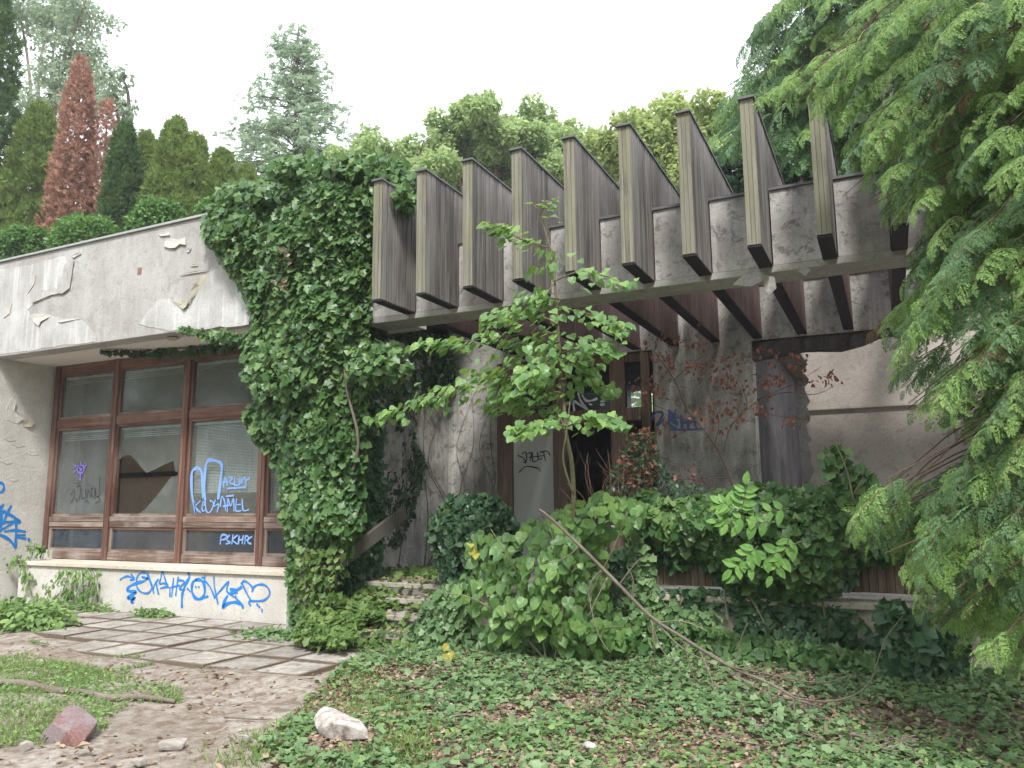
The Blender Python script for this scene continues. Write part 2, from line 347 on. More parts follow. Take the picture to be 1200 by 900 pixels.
def paver():
    m, t, N = newmat('paving slab'); p = posn(t); tc = N('ShaderNodeTexCoord'); oi = N('ShaderNodeObjectInfo')
    n1 = noise_n(t, p, 3, 8, 0.65); n2 = noise_n(t, p, 24, 10, 0.75); n3 = noise_n(t, p, 7, 8, 0.7)
    c = mixc(t, ramp(t, [(0.4, 0.0), (0.62, 1.0)], n1).outputs[0], (0.3, 0.27, 0.235), (0.43, 0.4, 0.365))
    v = N('ShaderNodeMath', operation='MULTIPLY_ADD'); lk(t, oi.outputs['Random'], v.inputs[0]); v.inputs[1].default_value = 0.35; v.inputs[2].default_value = 0.78
    vc = N('ShaderNodeCombineColor'); [lk(t, v.outputs[0], vc.inputs[i]) for i in range(3)]; c = mixc(t, 1.0, c, vc.outputs[0], 'MULTIPLY')
    sp = N('ShaderNodeSeparateXYZ'); lk(t, tc.outputs['Object'], sp.inputs[0]); ab = []
    for i in (0, 1): a = N('ShaderNodeMath', operation='ABSOLUTE'); lk(t, sp.outputs[i], a.inputs[0]); ab.append(a)
    mx = N('ShaderNodeMath', operation='MAXIMUM'); lk(t, ab[0].outputs[0], mx.inputs[0]); lk(t, ab[1].outputs[0], mx.inputs[1])
    ad = N('ShaderNodeMath', operation='MULTIPLY_ADD'); lk(t, n3, ad.inputs[0]); ad.inputs[1].default_value = 0.12; lk(t, mx.outputs[0], ad.inputs[2])
    c = mixc(t, ramp(t, [(0.295, 0.0), (0.325, 0.85)], ad.outputs[0]).outputs[0], c, (0.13, 0.095, 0.065))
    c = mixc(t, ramp(t, [(0.5, 0.0), (0.64, 0.7)], n3).outputs[0], c, (0.2, 0.155, 0.12))
    c = mixc(t, 0.6, c, ramp(t, [(0.3, 0.55), (0.6, 1.0)], n2).outputs[0], 'MULTIPLY'); finish(t, c, 0.92, n2, 0.6, 0.01, 0.15); return m
M['paver'] = paver()
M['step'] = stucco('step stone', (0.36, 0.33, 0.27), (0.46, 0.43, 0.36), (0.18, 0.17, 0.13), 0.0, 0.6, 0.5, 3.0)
M['bark'] = plank('bark', (0.07, 0.055, 0.04), (0.15, 0.12, 0.09), (0.26, 0.22, 0.17), None, 0.9, 2)
M['oldboard'] = plank('old grey board', (0.045, 0.042, 0.032), (0.085, 0.08, 0.065), (0.14, 0.13, 0.11))
M['barkgreen'] = plank('green bark', (0.08, 0.08, 0.045), (0.15, 0.14, 0.08), (0.24, 0.22, 0.14), None, 0.9, 2)
M['palebark'] = plank('pale bark', (0.16, 0.13, 0.1), (0.3, 0.255, 0.2), (0.45, 0.4, 0.33), None, 0.9, 2)
M['deadwood'] = plank('dead wood', (0.09, 0.07, 0.055), (0.18, 0.145, 0.12), (0.3, 0.255, 0.215), None, 0.9, 3)
M['chip'] = flat('stone chip', (0.3, 0.27, 0.24), 0.95, 30, 0.4, 0.5)
M['twig'] = flat('twig', (0.12, 0.075, 0.055), 0.9)
M['brick'] = flat('clay brick', (0.24, 0.13, 0.1), 0.9)
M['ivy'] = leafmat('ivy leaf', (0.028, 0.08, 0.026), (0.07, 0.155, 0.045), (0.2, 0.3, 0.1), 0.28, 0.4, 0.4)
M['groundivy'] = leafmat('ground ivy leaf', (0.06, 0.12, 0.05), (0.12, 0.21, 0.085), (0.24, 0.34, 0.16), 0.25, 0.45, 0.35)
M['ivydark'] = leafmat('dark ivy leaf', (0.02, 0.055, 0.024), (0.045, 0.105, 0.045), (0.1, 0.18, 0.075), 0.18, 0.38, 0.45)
M['ivyyellow'] = leafmat('pale ivy leaf', (0.05, 0.11, 0.025), (0.11, 0.19, 0.05), (0.23, 0.3, 0.09), 0.3, 0.5)
M['lime'] = leafmat('lime leaf', (0.075, 0.155, 0.055), (0.14, 0.26, 0.09), (0.27, 0.42, 0.11), 0.4, 0.4, 0.45, 2.0, (0.42, 0.62, 0.08))
M['walnut'] = leafmat('young compound leaf', (0.1, 0.24, 0.05), (0.16, 0.33, 0.08), (0.24, 0.42, 0.1), 0.35)
M['thuja'] = leafmat('thuja foliage', (0.06, 0.13, 0.03), (0.14, 0.22, 0.05), (0.28, 0.34, 0.1), 0.35, 0.7, 0.15, 1.0)
M['thujadark'] = leafmat('dark thuja foliage', (0.03, 0.07, 0.025), (0.065, 0.13, 0.04), (0.13, 0.2, 0.06), 0.28, 0.7, 0.15)
M['deadthuja'] = leafmat('dead thuja foliage', (0.17, 0.085, 0.06), (0.34, 0.18, 0.125), (0.55, 0.34, 0.25), 0.25, 0.8, 0.1, 1.5)
M['cypress'] = leafmat('cypress foliage', (0.08, 0.15, 0.05), (0.175, 0.29, 0.09), (0.33, 0.48, 0.15), 0.38, 0.55, 0.25, 1.2)
M['cypressdark'] = leafmat('deep cypress foliage', (0.045, 0.095, 0.05), (0.09, 0.17, 0.075), (0.17, 0.28, 0.11), 0.3, 0.6, 0.25)
M['deadcypress'] = leafmat('browned cypress foliage', (0.07, 0.05, 0.03), (0.15, 0.11, 0.06), (0.26, 0.18, 0.1), 0.2, 0.8, 0.1)
M['larch'] = leafmat('grey green needles', (0.12, 0.18, 0.12), (0.2, 0.28, 0.175), (0.32, 0.41, 0.26), 0.45, 0.7, 0.15)
M['poplar'] = leafmat('grey green leaf', (0.12, 0.18, 0.12), (0.21, 0.28, 0.18), (0.35, 0.42, 0.29), 0.45, 0.6, 0.2)
M['broad'] = leafmat('broad leaf', (0.13, 0.2, 0.08), (0.25, 0.34, 0.14), (0.4, 0.5, 0.22), 0.5, 0.6, 0.2, 0.5)
M['yellowbroad'] = leafmat('yellow green leaf', (0.14, 0.2, 0.07), (0.26, 0.33, 0.12), (0.42, 0.49, 0.19), 0.48, 0.6, 0.2, 0.5)
M['bush'] = leafmat('bush leaf', (0.04, 0.1, 0.02), (0.08, 0.18, 0.04), (0.15, 0.27, 0.06), 0.3)
M['weed'] = leafmat('weed leaf', (0.07, 0.135, 0.045), (0.14, 0.24, 0.075), (0.28, 0.4, 0.13), 0.32, 0.6)
M['grass'] = leafmat('grass blade', (0.07, 0.13, 0.03), (0.14, 0.24, 0.06), (0.32, 0.38, 0.14), 0.3, 0.6, 0.2, 2.0)
M['litter'] = leafmat('fallen leaf', (0.1, 0.06, 0.04), (0.23, 0.165, 0.115), (0.46, 0.37, 0.27), 0.1, 0.8, 0.15, 3.0, (0.3, 0.15, 0.06))
M['redleaf'] = leafmat('withered leaf', (0.1, 0.04, 0.03), (0.22, 0.09, 0.065), (0.4, 0.21, 0.16), 0.25, 0.7, 0.15, 3.0, (0.4, 0.12, 0.06))
M['yellowleaf'] = leafmat('yellowed leaf', (0.25, 0.24, 0.05), (0.4, 0.36, 0.07), (0.5, 0.42, 0.12), 0.3)

# ================================================================== GROUND
def gh(x, y):
    x = np.asarray(x, float); y = np.asarray(y, float); P = np.stack([x, y, 0*x], -1)
    h = 0.035*noise(P, 0.5)+0.014*noise(P, 2.2)
    near = np.clip(1-np.abs(x+5)/14, 0, 1)*np.clip((9.2-y)/1.0, 0, 1)
    bank = 0.1*np.clip((x+5.0)/2.0, 0, 1)*np.clip((y-5.5)/2.2, 0, 1)
    terr = ((x < -5.0) & (y > 5.3)).astype(float)
    edge = np.clip(1-np.abs(y-np.where(x < -9.6, 6.55, 5.75))/0.55, 0, 1)*terr
    return (h*(1-0.8*terr)-0.045*terr+0.085*edge*(0.7+0.6*noise(P, 1.6))+bank)*np.clip(near*3, 0, 1)
gx = np.concatenate([np.linspace(-300, -18, 12), np.linspace(-17, 3.5, 230), np.linspace(5, 300, 12)])
gy = np.concatenate([np.linspace(-300, -1, 10), np.linspace(0, 10, 110), np.linspace(11, 400, 14)])
GX, GY = np.meshgrid(gx, gy); GZ = gh(GX, GY); nx, ny = len(gx), len(gy)
V = np.stack([GX.ravel(), GY.ravel(), GZ.ravel()], -1)
ii = (np.arange(ny-1)[:, None]*nx+np.arange(nx-1)[None]).ravel()
T = np.vstack([np.stack([ii, ii+1, ii+nx+1], -1), np.stack([ii, ii+nx+1, ii+nx], -1)])
m, t, N = newmat('soil'); p = posn(t)
n1 = noise_n(t, p, 1.3, 6); n2 = noise_n(t, p, 26, 7, 0.7); n3 = noise_n(t, p, 9, 5, 0.7)
c = mixc(t, ramp(t, [(0.4, 0.0), (0.6, 1.0)], n1).outputs[0], (0.29, 0.25, 0.21), (0.4, 0.36, 0.315))
c = mixc(t, ramp(t, [(0.42, 0.0), (0.62, 0.8)], n3).outputs[0], c, (0.16, 0.11, 0.08))
c = mixc(t, 0.5, c, ramp(t, [(0.3, 0.4), (0.7, 1.0)], n2).outputs[0], 'MULTIPLY')
finish(t, c, 0.95, n2, 0.8, 0.02, 0.1); M['soil'] = m
tag(trimesh('ground', V, T, M['soil'], None, True), kind='structure')

# terrace: paving slabs, each its own piece
terrace = tag(MB().box(-13.55, -5.1, 6.0, 8.34, -0.09, -0.03).build('terrace', M['soil']), kind='structure')
slab_meshes = []
for k in range(5):
    b = MB(); w = 0.285; j = lambda: random.uniform(-0.012, 0.006)
    pts = [(-w+j(), -w+j(), 0), (0, -w+j(), 0), (w-j(), -w+j(), 0), (w-j()*2, 0, 0), (w-j(), w-j(), 0), (0, w+j(), 0), (-w+j(), w-j(), 0), (-w-j(), 0.1, 0)]
    b.prism(pts, (0, 0, 0.045)); me = bpy.data.meshes.new('paving_slab'); me.from_pydata(b.v, [], b.f); me.materials.append(M['paver']); slab_meshes.append(me)
for i in range(14):
    for k in range(5):
        x = -13.2+0.6*i; y = 8.03-0.6*k
        lim = 5.75 if x > -8.6 else (6.3 if x > -9.8 else 6.75)
        if x > -5.6 and y < 6.2: continue
        if y < lim or (k == 4 and random.random() < 0.3): continue
        o = link('paving_slab', random.choice(slab_meshes)); o.parent = terrace
        o.location = (x, y, -0.032+random.uniform(-0.006, 0.006)-(0.026 if y < lim+0.4 else 0)); o.rotation_euler = (random.uniform(-.012, .012), random.uniform(-.012, .012), random.uniform(-.012, .012)+math.pi/2*random.randrange(4))

# ================================================================== LEFT BUILDING
def lettering(strokes, to3, w, name, mat, parent, nrmv, lift=0.004):
    """spray-painted or scratched lines: flat ribbons lying just proud of their surface"""
    nrmv = np.asarray(nrmv, float); b = MB(); lay = 0
    for s in strokes:
        ww = w
        if isinstance(s, tuple) and isinstance(s[0], (int, float)) is False and isinstance(s[-1], float): ww = s[-1]; s = s[:-1]
        P = smooth_path([to3(*q) for q in s], 4) if len(s) > 2 else np.array([to3(*q) for q in s])
        lay += 1; P = P+nrmv*(lift+0.00035*(lay % 9)); tg = nrm(np.gradient(P, axis=0)) if len(P) > 1 else None
        sd = np.cross(tg, nrmv); ex = tg[0]*ww*0.4; ey = tg[-1]*ww*0.4
        P = np.vstack([[P[0]-ex], P, [P[-1]+ey]]); sd = np.vstack([[sd[0]*0.5], sd, [sd[-1]*0.5]])
        k = len(P); vv = 1+0.22*np.sin(np.arange(k)*0.9+lay)
        L = P+sd*(ww/2)*vv[:, None]; R_ = P-sd*(ww/2)*vv[:, None]; V = np.vstack([L, R_])
        b.add(V, [(i, i+1, k+i+1, k+i) for i in range(k-1)])
    return b.build(name, mat, parent)

LB = tag(empty('pavilion_building', (-9.5, 9, 0)), 'low flat-roofed pavilion with peeling fascia and brown-framed windows on the left', 'building')
YW, YF, XS = 9.0, 7.9, -13.6
# sill wall
w_ = MB().box(-13.2, -7.12, 8.4, 9.2, -0.1, 0.63).build('sill_wall', M['cream'], LB, bev=0.008)
MB().box(-13.22, -7.1, 8.36, 9.14, 0.632, 0.69).build('sill_slab', M['sill'], LB, bev=0.006)
# side wing wall at the far left, thick, running toward the viewer
sw = MB().box(-16.5, XS, 7.93, 9.6, 0.5, 4.10).build('side_wall', M['offwhite'], LB)
MB().box(-16.5, XS+0.03, 7.9, 9.6, -0.1, 0.498).build('side_wall_base', M['cream'], LB)
MB().box(XS+0.02, -13.22, 8.9, 9.6, -0.1, 0.84).build('sill_wall', M['cream'], LB)
# roof slab with fascia
fa = MB().box(-17, -5.95, YF, YF+0.3, 4.10, 5.78).build('fascia', M['fascia'], LB, bev=0.01)
MB().box(-17, -5.96, YF+0.302, 9.5, 4.103, 4.3).build('soffit', M['white'], LB)
MB().box(-17, -5.96, YF+0.302, 15.8, 5.2, 5.5).build('roof', M['darkwall'], LB)
MB().box(-17, -5.93, YF-0.035, YF+0.34, 5.782, 5.815).build('roof_flashing', M['lightmetal'], LB)
MB().box(-17, -16.7, 9.6, 15.8, 0, 5.2).box(-17, -7.1, 15.5, 15.8, 0, 5.2).build('rear_wall', M['darkwall'], LB)
# right return wall, now carrying the ivy
MB().box(-7.1, -6.8, 8.02, 15.5, -0.1, 4.10).build('return_wall', M['backwall'], LB)
MB().box(-6.797, -6.4, 8.5, 8.8, -0.1, 4.10).build('pier', M['backwall'], LB)
# room behind the glass
MB().box(-13.6, -7.1, 10.6, 10.7, 0.35, 4.1).build('room_wall', M['room'], LB)
MB().box(-13.6, -7.1, 9.15, 11.6, 0.3, 0.35).build('room_floor', M['room'], LB)
MB().box(-13.7, -13.6, 9.6, 11.6, 0, 4.1).build('room_wall', M['room'], LB)
MB().box(-13.6, -7.1, 9.5, 11.7, 4.12, 4.2).build('room_ceiling', M['room'], LB)
MB().box(-13.2, -9.0, 10.2, 10.26, 0.35, 2.9).build('room_board', M['brownroom'], LB)
MB().box(-13.2, -9.0, 10.14, 10.198, 2.12, 2.2).build('room_rail', M['dark'], LB)

# window wall
WN = tag(empty('window_wall', (-10.3, YW, 0.7)), 'row of large brown wooden windows with graffiti above the white sill wall', 'window')
mull = [-13.44, -11.88, -10.17, -8.5, -6.98]
fr = lambda *a: MB().box(*a)
fr(-13.5, -7.1, YW-0.02, YW+0.1, 3.94, 4.10).build('head_rail', M['frame_h'], WN, bev=0.006)
fr(-13.5, -7.1, YW-0.03, YW+0.1, 0.7, 0.83).build('bottom_rail', M['frame_worn_h'], WN, bev=0.006)
for i, x in enumerate(mull[:-1]):
    if i == 0: fr(x-0.06, x+0.06, YW-0.05, YW+0.1, 0.69, 4.095).build('mullion', M['frame'], WN, bev=0.006)
    else:
        for s in (-0.062, 0.004): fr(x+s, x+s+0.058, YW-0.055, YW+0.1, 0.69, 4.095).build('mullion', M['frame'], WN, bev=0.006)
bays = [(mull[i]+0.062, mull[i+1]-0.064) for i in range(4)]
for i, (a, b) in enumerate(bays):
    fr(a, b, YW-0.03, YW+0.08, 2.96, 3.11).build('transom', M['frame_h'], WN, bev=0.008)
    fr(a, b, YW-0.035, YW+0.08, 1.33, 1.41).build('rail', M['frame_worn_h'], WN, bev=0.006)
    fr(a, b, YW-0.03, YW+0.08, 1.24, 1.325).build('rail', M['frame_worn_h'], WN, bev=0.006)
    for (z0, z1, nm) in ((3.11, 3.94, 'upper_sash'), (1.41, 2.96, 'main_sash'), (0.83, 1.24, 'lower_sash')):
        s = MB(); f = 0.055; yy0, yy1 = YW-0.012, YW+0.05
        s.box(a, a+f, yy0, yy1, z0, z1); s.box(b-f, b, yy0, yy1, z0, z1)
        sash = s.build(nm, M['frame'] if z0 > 1 else M['frame_worn'], WN)
        MB().box(a+f, b-f, yy0, yy1, z0, z0+f*0.9).build('sash_rail', M['frame_worn_h'], sash); MB().box(a+f, b-f, yy0, yy1, z1-f*0.7, z1).build('sash_rail', M['frame_h'], sash)
        g0, g1, h0, h1 = a+f, b-f, z0+f*0.9, z1-f*0.7
        if i == 1 and nm == 'main_sash':
            c3 = lambda q: onY(q[0]/3, q[1]/3+380, YW+0.02)
            cl = lambda P: np.array([min(max(P[0], g0), g1), P[1], min(max(P[2], h0), h1)])
            A = [cl(c3(q)) for q in [(415, 476), (440, 462), (455, 458), (478, 480), (500, 508), (515, 523), (540, 512), (575, 494), (610, 480), (616, 520)]]
            top = [np.array([g1, YW+0.02, A[-1][2]]), np.array([g1, YW+0.02, h1]), np.array([g0, YW+0.02, h1]), np.array([g0, YW+0.02, A[0][2]])]
            MB().prism(A+top, (0, 0.005, 0)).build('pane', M['glass'], sash)
            B = [cl(c3(q)) for q in [(598, 540), (580, 566), (545, 610), (515, 645), (488, 680)]]
            MB().prism([np.array([g1, YW+0.026, A[-1][2]-0.03])]+B+[np.array([g1, YW+0.02, h0])], (0, 0.005, 0)).build('pane', M['glass'], sash)
        else:
            MB().box(g0, g1, YW+0.018, YW+0.024, h0, h1).build('pane', M['glass'] if z0 > 1 else M['glass_low'], sash)
    # venetian blinds inside
    for (z1, n_, q) in ((3.88, 3, 0.0), (2.9, (4, 4, 46, 58)[i], 0.0)):
        s = MB(); s.box(a+0.05, b-0.05, YW+0.06, YW+0.09, z1-0.035, z1)
        tilt = 0.35 if (i == 2 and z1 > 3) else 0.0
        for k in range(n_):
            zz = z1-0.06-k*0.0235*(1.0 if n_ > 10 else 1.4)
            V = [(a+0.06, YW+0.1, zz), (b-0.06, YW+0.1, zz+tilt*0.8), (b-0.06, YW+0.112, zz+0.016+tilt*0.8), (a+0.06, YW+0.112, zz+0.016)]
            s.add(V, [(0, 1, 2, 3)])
        bl = s.build('blind', M['blind'], WN); tag(bl, kind='stuff')
        if n_ > 10:
            cords = MB()
            for u in (0.2, 0.5, 0.8): cords.box(a+(b-a)*u-0.006, a+(b-a)*u+0.006, YW+0.095, YW+0.1, z1-0.06-n_*0.0235, z1)
            cords.build('blind_cord', M['blind'], WN)

# graffiti on the glass, sill wall and side wall
g4 = lambda x, y: onY(x/3, y/3+380, YW+0.012)
lettering([[(690, 662), (676, 600), (674, 530), (685, 508), (702, 508), (711, 530), (714, 608)], [(722, 616), (719, 560), (724, 500), (735, 478), (762, 481), (780, 494), (777, 540), (768, 612)]],
          g4, 0.05, 'graffiti', M['lightblue'], WN, (0, -1, 0))
lettering([[(684, 622), (690, 664)], [(704, 622), (688, 642), (706, 662)], [(712, 640), (722, 632), (714, 625), (712, 655), (726, 652)], [(722, 612), (726, 655), (740, 660), (752, 630), (740, 620)], [(758, 618), (752, 640), (770, 632), (764, 660)],
           [(776, 640), (780, 605), (790, 620), (794, 655)], [(786, 640), (806, 636)], [(800, 660), (802, 612), (812, 640), (822, 612), (824, 658)], [(832, 615), (830, 655), (848, 655)], [(834, 635), (846, 633)], [(852, 615), (856, 654), (874, 652)], [(796, 605), (822, 602)],
           [(786, 572), (792, 536), (800, 566)], [(784, 556), (802, 552)], [(806, 538), (818, 540), (808, 556), (822, 562)], [(826, 540), (826, 566), (838, 564)], [(842, 540), (842, 565)], [(850, 540), (848, 562), (860, 538), (866, 566)], [(868, 548), (878, 540)], [(800, 578), (866, 572)],
           [(775, 772), (780, 742), (797, 742), (792, 755), (778, 758)], [(797, 748), (808, 742), (798, 757), (810, 768), (796, 772)], [(820, 740), (816, 772)], [(836, 742), (819, 757), (834, 772)], [(842, 745), (839, 772)], [(840, 758), (854, 757)], [(856, 743), (852, 772)],
           [(861, 772), (864, 745), (874, 748), (871, 758), (862, 760)], [(886, 747), (875, 754), (872, 766), (884, 772)]],
          g4, 0.024, 'graffiti', M['lightblue'], WN, (0, -1, 0))
lettering([[(248, 600), (262, 580), (258, 610), (250, 622)], [(270, 572), (280, 566), (284, 580), (278, 618)], [(288, 580), (290, 612), (302, 606), (300, 580)], [(306, 612), (312, 580), (320, 610)], [(322, 575), (324, 605), (334, 600), (332, 576), (322, 578)],
           [(336, 575), (338, 606), (352, 598)], [(250, 628), (262, 612), (272, 622)], [(296, 625), (306, 618), (312, 630)], [(330, 612), (346, 606), (350, 622), (336, 626)], [(262, 560), (282, 556)], [(350, 535), (350, 600)],
           [(210, 745), (240, 715), (300, 712)], [(240, 720), (236, 760)], [(300, 712), (330, 716), (355, 722)], [(310, 725), (296, 738), (320, 736)]],
          g4, 0.012, 'graffiti', M['black'], WN, (0, -1, 0))
lettering([[(275, 500), (290, 496), (297, 508), (290, 522), (276, 520), (272, 508), (280, 500)], [(280, 506), (288, 510), (282, 516)], [(284, 490), (285, 484)], [(300, 500), (306, 496)], [(268, 500), (263, 495)], [(266, 515), (262, 520)], [(284, 525), (283, 548)]],
          g4, 0.028, 'graffiti', M['purple'], WN, (0, -1, 0))
k5 = 1200/220
g6 = lambda x, y: onY(130+x/k5, 640+y/k5, 8.4)
thick = [[(495, 165), (502, 200), (480, 240), (462, 290), (455, 330), (455, 388)], [(545, 215), (525, 232), (518, 280), (535, 325), (562, 338), (590, 325), (602, 285), (592, 235), (568, 214), (548, 216)],
         [(745, 320), (728, 350), (715, 395), (742, 370), (790, 358), (830, 368), (845, 392)], [(210, 225), (165, 236), (120, 258), (106, 282), (130, 290), (165, 294), (112, 325), (120, 335), (155, 332), (130, 350), (144, 360)],
         [(765, 275), (800, 282), (835, 262)], [(770, 296), (806, 292)]]
lettering(thick, g6, 0.045, 'graffiti', M['blue'], w_, (0, -1, 0))
thin = [[(60, 215), (82, 200), (112, 192), (150, 206)], [(130, 178), (152, 207), (124, 216)], [(212, 222), (236, 205), (232, 178), (205, 168), (180, 180), (165, 215), (170, 265), (198, 294), (235, 300), (258, 280), (264, 250), (245, 212), (200, 196)],
        [(240, 170), (256, 235), (276, 300)], [(304, 212), (284, 240), (270, 282)], [(290, 230), (306, 304)], [(330, 155), (322, 200), (312, 238), (340, 236), (366, 244)], [(330, 155), (346, 200), (356, 238)], [(318, 270), (345, 262), (376, 266), (378, 320)],
        [(402, 204), (396, 260), (390, 322)], [(384, 264), (440, 250)], [(432, 198), (424, 250), (416, 312)], [(428, 216), (472, 226), (440, 272), (474, 278)], [(490, 270), (497, 276)], [(504, 284), (510, 290)], [(543, 257), (548, 262)], [(562, 257), (567, 262)],
        [(602, 190), (597, 240), (600, 300), (588, 330), (622, 320)], [(606, 225), (636, 262), (666, 330)], [(660, 200), (664, 260), (686, 368)], [(664, 326), (702, 282), (756, 224), (742, 286), (796, 328), (845, 378)],
        [(834, 240), (852, 222), (884, 238), (912, 272)], [(904, 290), (918, 258), (950, 244), (988, 250), (1014, 280), (1012, 315), (980, 345), (930, 350), (890, 350), (884, 364), (895, 378)], [(842, 240), (870, 300), (898, 350)],
        [(936, 369), (940, 376)], [(948, 384), (953, 391)], [(967, 404), (968, 420)], [(798, 318), (802, 326)], [(582, 200), (592, 200)]]
lettering(thin, g6, 0.027, 'graffiti', M['blue'], w_, (0, -1, 0), 0.006)
gz = lambda x, y: onY(x/6, 600+y/6, 8.4)
lettering([[(600+i*22, 395), (625+i*20, 440), (625+i*18, 520), (590+i*16, 600)] for i in range(4)]+[[(480, 470), (485, 540), (455, 610)], [(510, 480), (520, 540), (500, 620)], [(665, 540), (680, 530), (690, 630)], [(395, 600), (420, 570)], [(300, 545), (335, 500)], [(560, 600), (600, 540)], [(400, 510), (418, 525)]],
          gz, 0.016, 'scratch', M['greytag'], w_, (0, -1, 0))
gs = lambda x, y: onX(x/5.62, 540+y/5.62, XS)
lettering([[(-60, 200), (-20, 150), (15, 150), (25, 180), (10, 205), (-30, 215)], [(0, 300), (8, 370), (4, 440)], [(20, 290), (0, 330), (-30, 400)], [(72, 298), (45, 350), (20, 408)], [(36, 342), (90, 370), (132, 402), (70, 402), (20, 408), (-30, 440)], [(105, 388), (50, 430), (-20, 470)], [(105, 392), (104, 480), (100, 570)], [(100, 570), (60, 520), (0, 488), (-40, 490)],
           [(34, 466), (90, 458), (165, 466)], [(110, 490), (162, 488)], [(120, 505), (168, 512)], [(186, 516), (192, 524)], [(-80, 400), (-20, 370), (30, 330)]], gs, 0.045, 'graffiti', M['blue'], sw, (1, 0, 0))

# peeling plaster on the fascia and the side wall: raised flakes with curled edges
def flake(px, to3, out_, lift, mat, parent, name='plaster_flake', thick=0.008, free=None):
    lift = lift*0.6; P = [np.asarray(to3(*q)) for q in px]; out_ = np.asarray(out_, float); n = len(P)
    L = [lift*(1.0 if (free is None or k in free) else 0.12) for k in range(n)]
    c = sum(P)/n; F_ = [P[k]+out_*L[k] for k in range(n)]; Bk = [f-out_*thick for f in F_]
    V = [c+out_*(np.mean(L)*0.45)]+F_+Bk
    b = MB().add(V, [(0, 1+k, 1+(k+1) % n) for k in range(n)]+[(1+k, 1+n+k, 1+n+(k+1) % n, 1+(k+1) % n) for k in range(n)])
    return b.build(name, mat, parent)
f8 = lambda x, y: onY(x/4, 250+y/4, YF)
fo = (0, -1, 0)
def rough_edge(q, k=5, a=5):
    o_ = []
    for i in range(len(q)):
        x0, y0 = q[i]; x1, y1 = q[(i+1) % len(q)]
        for j in range(k): o_.append((x0+(x1-x0)*j/k+random.uniform(-a, a)*(j > 0), y0+(y1-y0)*j/k+random.uniform(-a, a)*(j > 0)))
    return o_
for q in ([(-400, 330), (-400, 760), (0, 662), (200, 632), (452, 600), (440, 560), (385, 500), (300, 500), (246, 480), (190, 530), (150, 500), (130, 455), (160, 422), (250, 384), (335, 362), (350, 255), (300, 200), (150, 240)],
          [(942, 302), (1062, 225), (1130, 300), (1180, 430), (1168, 520), (1000, 538), (800, 552), (700, 535), (652, 518), (740, 406), (800, 402), (815, 440), (890, 450)]):
    MB().prism([f8(*p_) for p_ in rough_edge(q)], (0, -0.006, 0)).build('paint_layer', M['fascia_paint'], fa)
flake([(940, 300), (990, 270), (960, 320), (925, 380), (897, 412), (905, 370), (930, 330)], f8, fo, 0.09, M['bare'], fa, free=(4, 5, 6))
flake([(808, 414), (850, 412), (896, 408), (884, 438), (868, 452), (840, 438)], f8, fo, 0.07, M['bare'], fa, free=(2, 3, 4))
flake([(776, 128), (800, 118), (840, 122), (868, 112), (876, 150), (850, 146), (828, 164), (800, 166), (776, 156)], f8, fo, 0.05, M['flake'], fa, free=(4, 5, 6, 7, 8))
flake([(884, 172), (900, 164), (890, 182), (878, 184)], f8, fo, 0.03, M['flake'], fa)
flake([(740, 100), (775, 96), (790, 86), (800, 104), (760, 108)], f8, fo, 0.04, M['flake'], fa, free=(3, 4))
flake([(300, 205), (330, 188), (352, 225), (344, 290), (334, 352), (300, 378), (272, 376), (280, 300), (290, 240)], f8, fo, 0.055, M['fascia'], fa, free=(2, 3, 4, 5, 6))
flake([(160, 420), (200, 404), (250, 382), (300, 378), (250, 340), (200, 320), (160, 330), (140, 378)], f8, fo, 0.045, M['fascia'], fa, free=(0, 1, 2, 3))
flake([(132, 480), (150, 490), (168, 512), (188, 530), (200, 508), (246, 478), (200, 470), (160, 470)], f8, fo, 0.05, M['flake'], fa, free=(2, 3, 4))
flake([(262, 504), (300, 494), (350, 492), (378, 494), (330, 504), (290, 512)], f8, fo, 0.04, M['flake'], fa, free=(4, 5))
flake([(25, 425), (60, 424), (50, 470), (22, 492)], f8, fo, 0.03, M['flake'], fa)
flake([(135, 376), (165, 330), (170, 290), (160, 290), (148, 340)], f8, fo, 0.03, M['flake'], fa)
flake([(1060, 220), (1072, 240), (1066, 275), (1052, 262), (1056, 240)], f8, fo, 0.05, M['bare'], fa)
flake([(845, 292), (900, 284), (950, 276), (985, 268), (930, 270), (880, 280)], f8, fo, 0.035, M['flake'], fa)
flake([(900, 242), (930, 240), (928, 248), (896, 248)], f8, fo, 0.03, M['flake'], fa)
flake([(340, 200), (380, 182), (384, 190), (350, 210)], f8, fo, 0.035, M['flake'], fa)
flake([(780, 575), (820, 572), (842, 580), (820, 590), (790, 586)], lambda x, y: onZ(x/4, 250+y/4, 4.1), (0, 0, -1), 0.05, M['bare'], fa)
bpx = f8(656, 272)
MB().box(bpx[0]-0.05, bpx[0]+0.04, YF-0.004, YF+0.01, bpx[2]-0.05, bpx[2]+0.06).build('exposed_brick', M['brick'], fa)
fs = lambda x, y: onX(x/3, 380+y/3, XS)
so_ = (1, 0, 0)
flake([(20, 300), (36, 256), (52, 268), (46, 300), (80, 330), (60, 350), (24, 336)], fs, so_, 0.06, M['offwhite'], sw, free=(1, 2, 3, 4))
flake([(76, 338), (100, 330), (125, 344), (104, 362), (80, 360)], fs, so_, 0.05, M['bare'], sw, free=(2, 3))
for q in [(30, 400), (100, 300), (60, 420), (20, 480), (110, 450), (40, 540)]:
    flake([(q[0]-20, q[1]), (q[0]+5, q[1]-6), (q[0]+26, q[1]+8), (q[0]+4, q[1]+12)], fs, so_, 0.009, M['offwhite'], sw)

